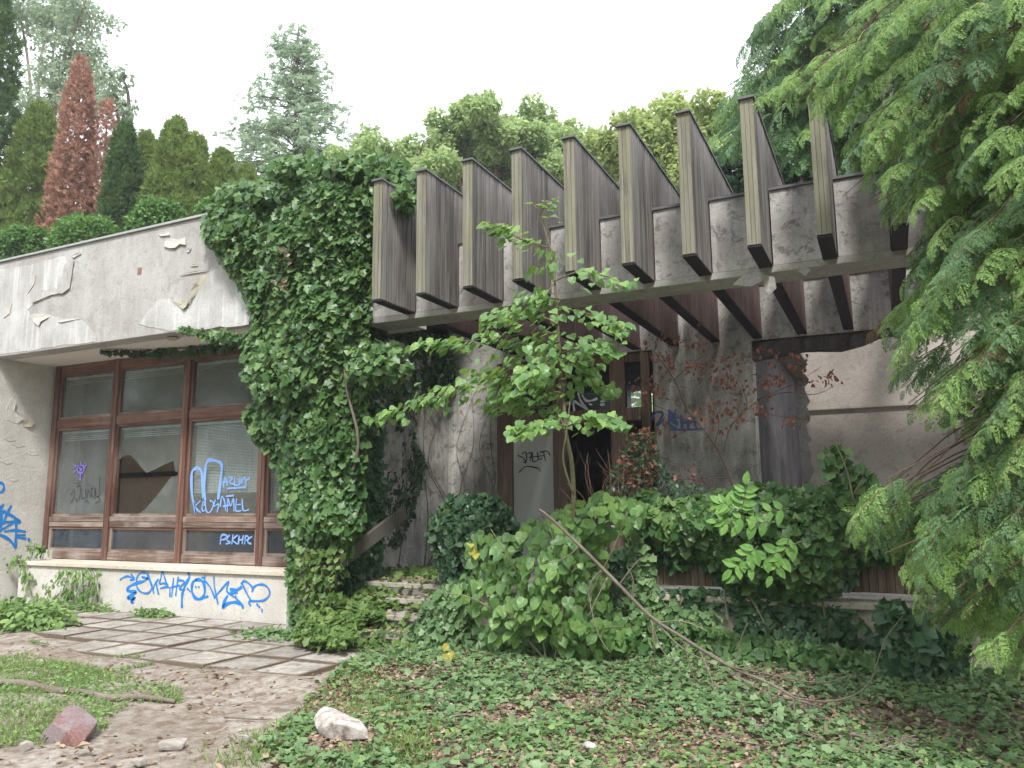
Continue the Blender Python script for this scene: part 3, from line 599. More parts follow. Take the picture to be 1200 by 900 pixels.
# ================================================================== PERGOLA BUILDING
PG = tag(empty('pergola', (-2.5, 8, 4)), 'concrete pergola with a row of tall vertical weathered timber fins', 'pergola')
YP, ZB, ZT, YR, FZ0, FZ1, FY0 = 8.0, 3.87, 4.73, 11.57, 3.948, 5.39, 7.257
FX = [-5.305+0.6085*i for i in range(11)]; FW = 0.125
# parapet with slots: panels between fins, lower beam
MB().box(-5.94, 3.2, YP, YP+0.43, ZB, FZ0-0.004).build('beam', M['beam'], PG, bev=0.008)
edges = [(-5.94, FX[0])]+[(FX[i]+FW, FX[i+1]) for i in range(10)]+[(FX[10]+FW, 3.2)]
for a, b in edges:
    MB().box(a+0.012, b-0.012, YP+0.002, YP+0.14, FZ0-0.002, ZT).build('parapet_panel', M['concrete'], PG)
    MB().box(a+0.008, b-0.008, YP-0.02, YP+0.17, ZT+0.002, ZT+0.03).build('panel_flashing', M['metal'], PG)
# fins
pw = 0.104
def plank_mesh(name, w, t_, h, mat):
    b = MB()
    e = 0.008 if w > 0.05 else 0.001; V = [(-t_/2, e, 0), (t_/2, e, 0), (t_/2, w-e, 0), (-t_/2, w-e, 0), (-t_/2, e, h), (t_/2, e, h), (t_/2, w-e, h), (-t_/2, w-e, h)]
    b.add(V, [(3, 2, 1, 0), (4, 5, 6, 7), (0, 1, 5, 4), (1, 2, 6, 5), (2, 3, 7, 6), (3, 0, 4, 7)])
    me = bpy.data.meshes.new(name); me.from_pydata(b.v, [], b.f); me.materials.append(mat); return me
pm = plank_mesh('plank', pw, FW, FZ1-FZ0, M['plank']); bm_ = plank_mesh('batten', 0.012, FW/3-0.003, FZ1-FZ0, M['plank_front'])
for i, x in enumerate(FX):
    fin = MB().box(x+0.006, x+FW-0.006, FY0+0.015, YR-0.006, FZ0+0.004, FZ1-0.006).build('fin', M['dark'], PG)
    for k in range(7):
        o = bpy.data.objects.new('plank', pm); COL.objects.link(o); o.parent = fin; o.location = (x+FW/2+random.uniform(-.0025, .0025), FY0+0.012+k*pw, FZ0+random.uniform(-.004, .002))
    for k in range(3):
        o = bpy.data.objects.new('batten', bm_); COL.objects.link(o); o.parent = fin; o.location = (x+FW/6+k*FW/3, FY0-0.006+random.uniform(-.004, .003), FZ0)
    b = MB(); b2 = MB(); y = FY0+0.012+7*pw
    while y < YR-0.01:
        y1 = min(y+pw, YR-0.006); w = random.uniform(-.0025, .0025)
        b.box(x+w, x+FW+w, y+0.005, y1-0.005, FZ0, ZT-0.02); b2.box(x+w, x+FW+w, y+0.005, y1-0.005, ZT-0.018, FZ1); y += pw
    tag(b.build('cladding', M['plank_red'], fin), kind='stuff'); tag(b2.build('upper_cladding', M['plank'], fin), kind='stuff')
    MB().box(x-0.004, x+FW+0.004, FY0+0.002, YP-0.003, FZ0-0.022, FZ0-0.006).box(x-0.004, x+FW+0.004, YP+0.433, YR-0.006, FZ0-0.022, FZ0-0.006).build('bottom_board', M['darkboard'], fin)
    MB().box(x-0.014, x+FW+0.014, FY0-0.035, YR-0.01, FZ1+0.002, FZ1+0.024).build('cap_flashing', M['metal'], fin)
# rear wall of the porch
RB = tag(empty('entrance_building', (-3, YR, 0.6)), 'derelict concrete entrance wall behind the pergola with broken doors', 'building')
wx = lambda px_, py_: onY(px_, py_, YR)[0]
XA, XB_, XC = wx(583, 550), -3.17, -1.69
MB().box(-6.795, XA, YR, YR+0.25, 0.3, 3.9).build('wall', M['backwall'], RB)
pil = MB().box(XB_, XC, YR, YR+0.3, 0.3, 3.9).build('pillar', M['backwall'], RB, bev=0.01)
MB().box(-6.795, 3.2, YR+0.002, YR+0.25, 3.902, ZT).build('upper_wall', M['backwall'], RB)
MB().box(-6.795, 3.2, YR-0.03, YR+0.3, ZT+0.002, ZT+0.04).build('coping', M['metal'], RB)
MB().box(-6.795, -1.3, YR+0.252, 18, 4.2, 4.5).build('roof', M['darkwall'], RB)
MB().box(-6.795, 3.2, 8.46, 18, 0.3, 0.6).build('porch_floor', M['darkwall'], RB)
h0, h1 = onY(736, 484, 17.7), onY(764, 448, 17.7)
rw = MB(); rw.box(-6.795, h0[0], 17.7, 18, 0.6, 4.5); rw.box(h1[0], 3.2, 17.7, 18, 0.6, 4.2); rw.box(h0[0], h1[0], 17.7, 18, 0.6, h0[2]); rw.box(h0[0], h1[0], 17.7, 18, h1[2], 4.5); rw.build('rear_wall', M['darkwall'], RB)
MB().box(-7.1, -6.8, 15.81, 18, 0, 4.5).build('side_wall', M['darkwall'], RB)
# room beyond the right opening
MB().box(-1.85, -1.7, YR+0.302, 17.7, 0.6, 4.2).build('partition', M['shadewall'], RB)  # darkness of the deep room is put into the wall colour
pts = [(-1.13, 0.6)]; z = 0.6
while z < 4.1: z += 0.075; pts.append((-1.13+random.uniform(-0.03, 0.035)+(0.03 if int(z/0.15) % 2 else 0), z))
pts += [(3.2, 4.1), (3.2, 0.6)]
MB().prism([(a, 13.2, b) for a, b in pts], (0, 0.18, 0)).build('inner_wall', M['inner'], RB)
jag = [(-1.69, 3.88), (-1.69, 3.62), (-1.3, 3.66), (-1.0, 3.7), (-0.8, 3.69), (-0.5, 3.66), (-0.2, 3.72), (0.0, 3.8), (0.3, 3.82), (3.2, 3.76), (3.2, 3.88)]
MB().prism([(a, YR+0.03, b) for a, b in jag], (0, 0.2, 0)).build('broken_lintel_shade', M['shadewall'], RB)  # shadow under the lintel painted as a dark strip
MB().box(-1.1, 1.6, 13.15, 13.199, 3.0, 3.02).build('cornice', M['inner'], RB)
MB().box(1.6, 1.8, YR, 13.19, 0.6, 3.9).build('partition', M['inner'], RB)
# porch doors and windows
DR = tag(empty('porch_doors', (-4.5, YR, 0.6)), 'old brown door and window frames with dark broken panes under the pergola', 'door')
zt = onY(620, 492, YR)[2]
def post(p0, p1, z0, z1, nm='post', mat='frame_old', dy=0):
    MB().box(wx(p0, 500), wx(p1, 500), YR-0.02+dy, YR+0.09+dy, z0, z1).build(nm, M[mat], DR, bev=0.006)
post(583, 600, 0.6, 3.87); post(648, 664, 0.6, 3.87); post(716, 734, 0.6, 3.87); post(753, 763, 0.6, 3.87)
for p0, p1 in ((600.5, 647.5), (664.5, 715.5), (734.5, 752.5)):
    MB().box(wx(p0, 500), wx(p1, 500), YR-0.015, YR+0.085, zt-0.1, zt+0.1).build('transom', M['frame_worn' if p0 > 700 else 'frame_old'], DR, bev=0.006)
    MB().box(wx(p0, 500), wx(p1, 500), YR-0.015, YR+0.085, 3.74, 3.87).build('head_rail', M['frame_old'], DR)
    MB().box(wx(p0, 500), wx(p1, 500), YR+0.03, YR+0.036, zt+0.1, 3.74).build('pane', M['glass_dark'], DR)
dp = MB().box(wx(601, 500), wx(647, 500), YR+0.02, YR+0.06, 0.6, zt-0.103).build('door_panel', M['panel'], DR)
gd = lambda x, y: onY(400+x/3, 380+y/3, YR+0.02)
lettering([[(622, 462), (640, 470), (650, 488)], [(636, 456), (648, 450), (652, 480), (640, 486)], [(655, 455), (668, 452), (664, 482)], [(672, 450), (674, 482), (690, 478)], [(690, 450), (694, 476), (704, 472)], [(700, 450), (724, 446), (734, 460)], [(626, 520), (650, 500), (690, 506), (700, 516)], [(712, 452), (718, 480)], [(660, 468), (710, 462)]], gd, 0.02, 'graffiti', M['black'], dp, (0, -1, 0))
gw = lambda x, y: onY(600+x/6.43, 380+y/6.43, YR+0.03)
lettering([[(470, 650), (465, 580), (500, 600), (575, 650)], [(500, 520), (520, 580), (572, 648)], [(530, 535), (560, 575), (600, 575), (640, 560)], [(585, 602), (600, 606)], [(672, 582), (700, 578)], [(670, 606), (694, 604)], [(380, 640), (396, 610), (392, 650)]], gw, 0.035, 'graffiti', M['whitetag'], DR, (0, -1, 0))
gp = lambda x, y: onY(740+x/4.464, 380+y/4.464, YR)
lettering([[(100, 500), (130, 460), (165, 470), (130, 530), (170, 500)], [(200, 450), (198, 520), (235, 545)], [(232, 448), (215, 500), (240, 530)], [(196, 480), (245, 490)], [(210, 460), (240, 520)], [(262, 480), (265, 540)], [(300, 485), (298, 545)], [(262, 515), (330, 510)], [(330, 490), (340, 545), (380, 545)], [(200, 552), (380, 550)], [(205, 470), (228, 476), (206, 500), (234, 512)]], gp, 0.035, 'graffiti', M['dullblue'], pil, (0, -1, 0))

# stairs
ST = tag(empty('stone_steps', (-5.4, 7.5, 0)), 'four worn stone steps rising between the ivy mounds to the porch', 'stairs')
for k, (y, z) in enumerate([(7.5, 0.15), (7.85, 0.3), (8.15, 0.45), (8.45, 0.6)]):
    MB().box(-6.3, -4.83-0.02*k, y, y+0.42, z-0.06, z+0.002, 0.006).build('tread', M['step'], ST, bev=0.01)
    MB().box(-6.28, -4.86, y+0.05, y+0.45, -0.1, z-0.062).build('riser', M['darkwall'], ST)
r0_, r1_ = onX(392, 652, -6.02), onX(470, 594, -6.02)
dv = nrm(r1_-r0_); pv = np.cross(dv, (1, 0, 0)); pv = pv if pv[2] > 0 else -pv
hr = MB().prism([r0_, r1_, r1_-pv*0.17, r0_-pv*0.17], (0.06, 0, 0)).build('stair_board', M['oldboard'])
tag(hr, 'slanting grey board fixed along the ivy-covered wall beside the stone steps', 'board')

# low planter wall with timber slats
LW = tag(empty('planter_wall', (-1.5, 8, 0)), 'low rendered wall with ledge and brown timber slat front, overgrown by ivy', 'wall')
MB().box(-4.3, 3.2, YP+0.02, YP+0.45, -0.2, 0.6).build('wall', M['ledge'], LW)
MB().box(-4.32, 3.2, YP-0.04, YP+0.5, 0.602, 0.665).build('ledge', M['ledge'], LW, bev=0.01)
MB().box(-3.35, 3.2, YP+0.14, YP+0.3, 0.74, 1.27).build('planter_box', M['dark'], LW)
for k in range(5): MB().box(-4.2+k*1.5, -4.1+k*1.5, YP+0.1, YP+0.3, 0.666, 0.738).build('foot', M['dark'], LW)
sm = bpy.data.meshes.new('slat'); bb = MB().box(0, 0.066, 0, 0.025, 0.745, 1.285); sm.from_pydata(bb.v, [], bb.f); sm.materials.append(M['slat'])
x = -3.34; k = 0
while x < 1.2:
    o = bpy.data.objects.new('slat', sm); COL.objects.link(o); o.parent = LW; o.matrix_parent_inverse = Matrix.Translation(-Vector(LW.location))
    o.location = (x, YP+0.112+random.uniform(-.003, .003), random.uniform(-.006, .004)); x += 0.072
MB().box(-3.3, 3.2, YP+0.06, YP+0.34, 1.3, 1.335).build('top_rail', M['lightmetal'], LW)
#PART2

# ================================================================== CLIMBING AND GROUND PLANTS
def stems(b, pts, r0, r1, n=5): b.tube(smooth_path(pts, 4), [r0, r1], n); return b
def leafset(P, tip, nr, size, tmpl):
    return scatter(tmpl, P, frames(tip, nr), size)
def ivy_mass(poly, n, yb, bulge, size, clump=0.22, holes=0.0, soft=26, tmpl=IVY, down=0.9, out_=0.75, layers=0.22, hf=0.9, jit=0.55, deep=0.0, thin_low=0):
    """leaves over a lumpy front hung before the plane y = yb (yb may be a function of the pixel)"""
    p = inside(poly, n); e = edged(p, poly); y0 = yb(p) if callable(yb) else np.full(n, yb)
    P0 = np.array([onY(a, b, c) for (a, b), c in zip(p, y0)])
    nz = noise(P0, hf); nz2 = noise(P0+5, hf*2.7)
    Y = y0-bulge*(1-np.exp(-e/soft))-clump*(nz+0.4*nz2)+rng.random(n)**1.5*(layers+deep)
    Y = np.minimum(Y, y0-0.015)
    P = np.array([onY(a, b, c) for (a, b), c in zip(p, Y)])
    keep = (P[:, 2] > 0.015) & ((rng.random(n) > thin_low*np.clip((p[:, 1]-630)/60, 0, 1)) if thin_low else True)
    if holes: keep &= noise(P0+9, 1.3) > (-1+holes*1.4)-rng.random(n)*0.4+0.0
    P = P[keep]; k = len(P)
    g = np.stack([noise(P+[0.05, 0, 0], hf)-noise(P, hf), np.zeros(k), noise(P+[0, 0, 0.05], hf)-noise(P, hf)], -1)*clump/0.05
    nr = np.array([0, -out_, 0.45])+g*0.7+rng.normal(size=(k, 3))*jit*0.6
    tip = np.array([0, -0.25, -down])+rng.normal(size=(k, 3))*jit
    return leafset(P, tip, nr, size*(0.45+1.0*rng.random(k)**1.3), tmpl)
def clip_sil(V, T, poly, k):
    return V, T

# --- the big ivy on the corner of the pavilion
IV = tag(empty('ivy', (-6.6, 7.8, 0)), 'huge dark green ivy smothering the corner between windows and pergola, tallest climber', 'ivy')
A1 = [(240, 272), (255, 240), (290, 222), (330, 193), (372, 184), (420, 192), (455, 188), (478, 206), (484, 232), (476, 262), (446, 262), (436, 300), (432, 352), (446, 386), (470, 430), (462, 446), (432, 456), (424, 500), (436, 540), (424, 610), (408, 640), (402, 690), (374, 738), (346, 742), (338, 690), (340, 640), (333, 600), (332, 560), (318, 530), (292, 505), (288, 482), (304, 462), (286, 432), (292, 400), (298, 372), (282, 335), (262, 305)]
A1L = [(262, 300), (300, 230), (420, 195), (440, 400), (420, 600), (402, 690), (374, 738), (346, 742)]
def ybA(p):
    y = np.interp(p[:, 1], [180, 204, 216, 300, 420, 560, 740], [8.3, 8.05, 7.84, 7.84, 7.84, 7.98, 7.95])
    return y+np.clip((p[:, 0]-400)/100, 0, 1)*0.15
A1 = A1[:13]+[(424, 610), (412, 640), (404, 668), (400, 705), (392, 740), (380, 758), (362, 756), (354, 744), (358, 716), (344, 700), (352, 668), (338, 645)]+A1[20:]
big = ivy_mass(A1, 16500, ybA, 0.4, 0.098, 0.26, hf=1.0, thin_low=0.6)
inner_ = ivy_mass(A1, 7000, lambda p: ybA(p)-0.02, 0.12, 0.11, 0.1, hf=0.8, thin_low=0.75)
tops = []
for cx, cy, rx, ry, n in ((300, 224, 45, 14, 300), (360, 196, 50, 14, 360), (430, 194, 45, 16, 350), (466, 222, 26, 34, 350), (262, 262, 24, 26, 350), (445, 425, 36, 26, 420), (330, 440, 44, 30, 300)):
    th = rng.random(n)*6.283; rr = np.sqrt(rng.random(n)); q = np.stack([cx+rx*rr*np.cos(th), cy+ry*rr*np.sin(th)], -1)
    Y = 7.75-0.35*rng.random(n)*np.sqrt(1-rr**2)-0.05+0.3*rng.random(n)*(cy < 300)
    P = np.array([onY(a, b, c) for (a, b), c in zip(q, Y)])
    tops.append(leafset(P, np.array([0, -0.3, -0.8])+rng.normal(size=(n, 3))*0.6, np.array([0, -0.7, 0.6])+rng.normal(size=(n, 3))*0.4, 0.11*(0.6+0.7*rng.random(n)), IVY))
tag(trimesh('foliage', *join([big, inner_]+tops), M['ivy'], IV), kind='stuff')
lowp = [(345, 640), (402, 640), (400, 700), (388, 745), (372, 762), (356, 758), (346, 690)]
tag(trimesh('foliage', *ivy_mass(lowp, 420, 7.62, 0.12, 0.085, 0.1, jit=0.9, holes=0.5), M['ivyyellow'], IV), kind='stuff')
s = MB()
for pts in ([(372, 742), (380, 690), (372, 620), (385, 540), (370, 460), (352, 380), (340, 300)], [(380, 742), (392, 660), (400, 590), (420, 520), (404, 440), (410, 340)], [(366, 744), (360, 680), (356, 600), (340, 520), (330, 430)], [(360, 745), (352, 700), (350, 660)]):
    stems(s, [onY(a, b, 7.74) for a, b in pts], 0.035, 0.012)
s.build('stem', M['bark'], IV, True)
# withered tufts in the ivy
q = []
for cx, cy in ((328, 330), (340, 296)):
    n = 12; P = np.array([onY(cx+rng.normal()*6, cy+rng.normal()*6, 7.38) for _ in range(n)])
    q.append(leafset(P, rng.normal(size=(n, 3)), np.array([0, -1, 0])+rng.normal(size=(n, 3))*0.6, 0.07*(0.5+rng.random(n)), DEAD))
tag(trimesh('withered_leaves', *join(q), M['litter'], IV), kind='stuff')
# --- darker ivy deep in the porch, on the return wall and rear wall
DI = tag(empty('ivy', (-6.6, 9.8, 0.3)), 'dark shaded ivy hanging on the porch side wall behind the slanting board', 'ivy')
def side_ivy(n, x, ya, yb_, za, zb_, size, thr, bul):
    P = np.stack([np.full(n, x), ya+(yb_-ya)*rng.random(n), za+(zb_-za)*rng.random(n)], -1)
    keep = noise(P+3, 0.8)+0.35*(P[:, 2]-2.2) > thr+rng.random(n)*0.35; P = P[keep]; k = len(P)
    P[:, 0] += bul*(0.5+0.5*noise(P, 1.2))+rng.random(k)*0.1+0.02
    return leafset(P, np.array([0.25, 0, -0.9])+rng.normal(size=(k, 3))*0.45, np.array([0.8, -0.1, 0.4])+rng.normal(size=(k, 3))*0.3, size*(0.6+0.8*rng.random(k)), IVY)
bk = [(430, 392), (470, 384), (520, 392), (535, 425), (510, 460), (480, 500), (500, 540), (485, 600), (470, 640), (440, 640), (436, 560), (430, 450)]
rear_ = ivy_mass(bk, 2400, lambda p: np.interp(p[:, 0], [430, 520, 560], [9.3, 11.3, 11.52]), 0.1, 0.1, 0.1, holes=0.62, layers=0.1)
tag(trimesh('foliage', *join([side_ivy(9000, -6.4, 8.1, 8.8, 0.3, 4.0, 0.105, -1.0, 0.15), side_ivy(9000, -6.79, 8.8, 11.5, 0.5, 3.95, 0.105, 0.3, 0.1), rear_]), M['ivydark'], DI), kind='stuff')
s = MB()
for k in range(9):
    y = 8.9+2.3*rng.random(); stems(s, [(-6.785, y, 0.6), (-6.78, y+0.25*rng.normal(), 1.4), (-6.78, y+0.3*rng.normal(), 2.3), (-6.785, y+0.4*rng.normal(), 3.4)], 0.009, 0.003)
for k in range(4):
    x = -6.6+0.22*k; stems(s, [(x, 11.54, 0.6), (x+0.1*rng.normal(), 11.54, 1.3), (x+0.12+0.1*rng.normal(), 11.54, 1.9), (x+0.2*rng.normal(), 11.54, 2.6), (x+0.25, 11.54, 3.7)], 0.008, 0.003)
s.build('stem', M['bark'], DI, True)

o_r = rng.normal(size=(500, 2))*[0.3, 0.14]+[-6.75, 7.62]; P = np.c_[o_r, gh(o_r[:, 0], o_r[:, 1])+0.03+0.08*rng.random(500)]
R_b = tag(empty('ivy', (-6.75, 7.62, 0)), 'low ivy and dry leaves around the foot of the big ivy column', 'ivy')
tag(trimesh('foliage', *leafset(P, rng.normal(size=(500, 3))*[1, 1, 0.3], np.array([0, -0.3, 0.8])+rng.normal(size=(500, 3))*0.35, 0.075*(0.5+0.8*rng.random(500)), IVY), M['groundivy'], R_b), kind='stuff')
# --- runners hanging under the fascia
def runner(pts, n, size, label, r=0.014, mat='ivydark', drop=0.05):
    R_ = tag(empty('ivy_runner', tuple(pts[0])), label, 'ivy'); P = smooth_path(pts, 8)
    MB().tube(P, [r, r*0.35], 5).build('stem', M['bark'], R_, True)
    t = rng.random(n)**0.85; idx = (1-t)*(len(P)-1); i0 = np.clip(idx.astype(int), 0, len(P)-2); Q = P[i0]+(P[i0+1]-P[i0])*(idx-i0)[:, None]
    wd = (0.25+0.75*(1-t))[:, None] if False else np.interp(idx/(len(P)-1), [0, 0.5, 1], [1, 0.8, 0.2])[:, None]
    Q = Q+rng.normal(size=(n, 3))*drop*np.array([0.6, 0.6, 1])*wd-[0, 0, drop*0.6]
    tag(trimesh('foliage', *leafset(Q, np.array([0, -0.2, -0.9])+rng.normal(size=(n, 3))*0.5, np.array([0, -0.9, 0.3])+rng.normal(size=(n, 3))*0.35, size*(0.5+0.8*rng.random(n)), IVY), M[mat], R_), kind='stuff')
zz = 4.08
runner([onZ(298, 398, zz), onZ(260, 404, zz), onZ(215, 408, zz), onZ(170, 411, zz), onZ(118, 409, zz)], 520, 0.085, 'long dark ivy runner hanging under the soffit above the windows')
runner([onY(300, 392, 7.86), onY(270, 391, 7.86), onY(240, 388, 7.86), onY(212, 382, 7.86)], 260, 0.085, 'short ivy runner along the lower fascia edge with pale green tip', 0.012, 'ivy')

# --- ivy mounds around the planter
def mound(poly, n, yb, bulge, size, label, mat='ivydark', name='ivy', clump=0.16, holes=0.0, stem=None, **kw):
    a = toPx_center(poly, yb if not callable(yb) else 7.8); o = tag(empty(name, tuple(a)), label, 'ivy')
    tag(trimesh('foliage', *ivy_mass(poly, n, yb, bulge, size, clump, holes, **kw), M[mat], o), kind='stuff')
    if stem:
        s = MB(); [stems(s, [onY(u, v, (yb if not callable(yb) else 7.9)-d) for u, v in q], 0.012, 0.004) for d, q in stem]; s.build('stem', M['barkgreen'], o, True)
    return o
def toPx_center(poly, y):
    p = np.asarray(poly, float); c_ = onY(p[:, 0].mean(), p[:, 1].max(), y); c_[2] = max(0, c_[2]); return c_
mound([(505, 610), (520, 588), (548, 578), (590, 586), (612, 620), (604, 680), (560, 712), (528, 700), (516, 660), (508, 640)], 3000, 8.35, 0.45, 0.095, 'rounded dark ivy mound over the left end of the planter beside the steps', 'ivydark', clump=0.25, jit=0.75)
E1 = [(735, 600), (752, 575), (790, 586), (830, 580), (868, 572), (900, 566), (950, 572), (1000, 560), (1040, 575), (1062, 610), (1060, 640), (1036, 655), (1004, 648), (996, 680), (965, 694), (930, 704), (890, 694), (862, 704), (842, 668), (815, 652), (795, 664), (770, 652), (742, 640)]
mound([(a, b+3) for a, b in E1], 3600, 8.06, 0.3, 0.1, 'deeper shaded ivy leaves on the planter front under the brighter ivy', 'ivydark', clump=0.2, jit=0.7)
mound(E1, 4600, 8.05, 0.42, 0.1, 'thick green ivy spilling over the top of the slatted planter', 'ivy', clump=0.26, jit=0.75)
mound([(975, 580), (970, 548), (962, 525), (992, 515), (996, 540), (1018, 545), (1028, 565), (1015, 585)], 95, 7.7, 0.02, 0.12, 'ivy shoot standing up above the planter beside the conifer', 'ivy', stem=[(0.1, [(1000, 585), (992, 550), (980, 522)]), (0.1, [(1000, 580), (1012, 560)])])
mound([(745, 600), (742, 660), (728, 700), (700, 730), (690, 770), (850, 770), (845, 720), (800, 712), (770, 700), (764, 660)], 1100, 7.85, 0.15, 0.085, 'ivy and creeper between the lime bush and the wooden slats', 'groundivy', holes=0.55, clump=0.15)
mound([(700, 690), (840, 690), (1000, 712), (1060, 712), (1130, 716), (1130, 790), (1000, 770), (900, 772), (700, 790)], 3900, 8.0, 0.14, 0.09, 'patchy ivy creeping over the pale base wall under the planter', clump=0.1, holes=0.78,
      stem=[(0.1, [(848, 690), (852, 720), (862, 770)]), (0.1, [(963, 640), (962, 680), (966, 720), (976, 745), (1000, 770), (1025, 740)]), (0.1, [(880, 700), (900, 740), (910, 775)]), (0.1, [(740, 700), (735, 730), (742, 770)]), (0.12, [(800, 700), (790, 740), (800, 775)])])
mound([(1028, 700), (1062, 716), (1105, 730), (1118, 760), (1112, 812), (1075, 826), (1045, 812), (1034, 770), (1040, 735)], 1500, 7.75, 0.4, 0.12, 'dark blue green ivy lump at the foot of the wall under the conifer')
mound([(700, 640), (740, 645), (738, 690), (700, 720), (690, 700)], 260, 8.0, 0.1, 0.1, 'few ivy strands on the wooden slats behind the fallen branch', holes=0.5)
mound([(690, 735), (760, 715), (850, 740), (1000, 760), (1100, 790), (1110, 815), (1000, 800), (860, 790), (700, 800)], 2400, 7.75, 0.28, 0.09, 'low bank of ivy at the foot of the planter wall', 'ivy', clump=0.12)

# --- generic small plants made of individually placed leaf sprays
def bushy(name, label, cat, c, rad, n, size, mat, tmpl=OVATE, up_=0.6, group=None, stemn=6, flat_=1.0, sm='palebark'):
    o = tag(empty(name, tuple(c)), label, cat, group); c = np.asarray(c, float); rad = np.asarray(rad, float)
    dd = nrm(rng.normal(size=(n, 3))); dd[:, 2] = np.abs(dd[:, 2]); P = c+dd*rad*(rng.random(n)**0.4)[:, None]*(1+0.25*noise(dd*1.3+c, 1))[:, None]
    P[:, 2] = np.maximum(P[:, 2], c[2]+0.01)
    tip = dd*[1, 1, 0.3]+[0, 0, -0.25]+rng.normal(size=(n, 3))*0.4; nr = dd*0.6+[0, -0.2, up_]+rng.normal(size=(n, 3))*0.3
    tag(trimesh('foliage', *leafset(P, tip, nr, size*(0.6+0.8*rng.random(n)), tmpl), M[mat], o), kind='stuff')
    if stemn:
        s = MB()
        for k in range(stemn):
            e_ = c+nrm(rng.normal(size=3)*[1, 1, 0.3]+[0, 0, 0.6])*rad*0.8; e_[2] = max(e_[2], c[2]+0.03); stems(s, [c, (c+e_)/2+[0, 0, 0.05], e_], 0.006, 0.003, 4)
        s.build('stem', M[sm], o)
    return o
bushy('weed_clump', 'large weed clump in the terrace corner below the side wall', 'weed', onZ(20, 732, 0), (1.1, 0.5, 0.36), 1500, 0.1, 'weed', OVATE)
bushy('weed_clump', 'small weeds at the foot of the sill wall below the grey scratches', 'weed', onY(100, 718, 8.25), (0.75, 0.13, 0.15), 420, 0.07, 'weed', OVATE)
bushy('weed_clump', 'weed clump on the paving right below the blue squiggle', 'weed', onY(178, 727, 8.15), (0.42, 0.18, 0.17), 420, 0.07, 'weed', OVATE)
def hanging(label, spots, n, size, mat='weed'):
    """leafy shoot: drooping pinnate sprays from a wall top"""
    o = tag(empty('hanging_plant', tuple(spots[0][0])), label, 'plant'); s = MB(); Q, Tp, Nn = [], [], []
    for pts in spots:
        P = smooth_path(pts, 6); s.tube(P, [0.008, 0.003], 4)
        for k in range(n):
            t = rng.random()*(len(P)-1.01); i = int(t); b = P[i]+(P[i+1]-P[i])*(t-i); Q.append(b+rng.normal(size=3)*0.045); Tp.append(np.array([rng.normal()*0.7, -0.2, -0.7])); Nn.append([rng.normal()*0.3, -0.8, 0.5])
    s.build('stem', M['barkgreen'], o); k = len(Q)
    tag(trimesh('foliage', *leafset(np.array(Q), np.array(Tp), np.array(Nn), size*(0.7+0.6*rng.random(k)), OVATE), M[mat], o), kind='stuff')
y_ = 8.3
hanging('drooping green plant hanging over the sill wall left of the graffiti', [[onY(75+i*7, 668, y_), onY(70+i*9, 676, y_-0.06), onY(58+i*13, 690+10*(i % 2), y_-0.03), onY(56+i*12, 704-12*abs(i-0.5)/3, y_)] for i in range(5)], 42, 0.085)
hanging('narrow climbing weed in the corner between side wall and sill wall', [[onY(38, 700, 8.3), onY(30, 670, 8.3), onY(22, 650, 8.35)], [onY(34, 690, 8.3), onY(36, 655, 8.5), onY(44, 640, 8.6)], [onY(30, 640, 8.6), onY(46, 642, 8.6), onY(54, 648, 8.7)], [onY(28, 660, 8.4), onY(16, 655, 8.4), onY(12, 665, 8.4)]], 42, 0.085)

# ivy and yellowish leaves left of the steps
P_ = inside([(346, 752), (352, 738), (385, 700), (420, 690), (440, 672), (520, 672), (500, 690), (462, 700), (470, 712), (440, 716), (448, 728), (410, 738), (418, 752), (400, 762)], 2600)
P = np.array([onZ(a, b, z) for (a, b), z in zip(P_, np.interp(P_[:, 1], [672, 700, 750], [0.62, 0.42, 0.1]))]); P[:, 2] += rng.random(len(P))*0.1
m_ = 1500; Q = np.stack([-6.3+1.35*rng.random(m_)**1.0, 7.47+1.05*rng.random(m_), np.zeros(m_)], -1); hz_ = np.interp(Q[:, 1], [7.47, 7.5, 7.85, 7.86, 8.15, 8.16, 8.45, 8.46], [0.1, .17, .17, .32, .32, .47, .47, .62]); Q[:, 2] = hz_*rng.random(m_)**0.5+0.02
kp = ((Q[:, 0] < -5.75+0.25*noise(Q, 1.1)) | (np.abs(((Q[:, 1]-7.5) % 0.32)) < 0.07)) & (noise(Q+2, 1.4) > -0.55); Q = Q[kp]; Q[:, 1] -= 0.05*(Q[:, 2] < hz_[kp]-0.05); P = np.vstack([P, Q])
o = tag(empty('ivy', (-6.0, 7.7, 0.1)), 'pale yellowish ground ivy sprawling left of the stone steps', 'ivy')
tag(trimesh('foliage', *leafset(P, rng.normal(size=(len(P), 3))*[1, 1, 0.4]+[0, -0.4, -0.2], np.array([0, -0.35, 0.8])+rng.normal(size=(len(P), 3))*0.35, 0.085*(0.6+0.8*rng.random(len(P))), IVY), M['ivyyellow'], o), kind='stuff')
n = 260; P = np.stack([-6.3+1.4*rng.random(n), 7.4+1.6*rng.random(n), np.zeros(n)], -1); P[:, 2] = np.interp(P[:, 1], [7.49, 7.5, 7.84, 7.85, 8.14, 8.15, 8.44, 8.45], [0.02, .16, .16, .31, .31, .46, .46, .61])+0.01
tag(trimesh('step_litter', *leafset(P, rng.normal(size=(n, 3))*[1, 1, 0.1], np.array([0, 0, 1])+rng.normal(size=(n, 3))*0.3, 0.06*(0.5+rng.random(n)), DEAD), M['litter']), 'brown fallen leaves scattered over the stone steps', 'leaves', kind='stuff')

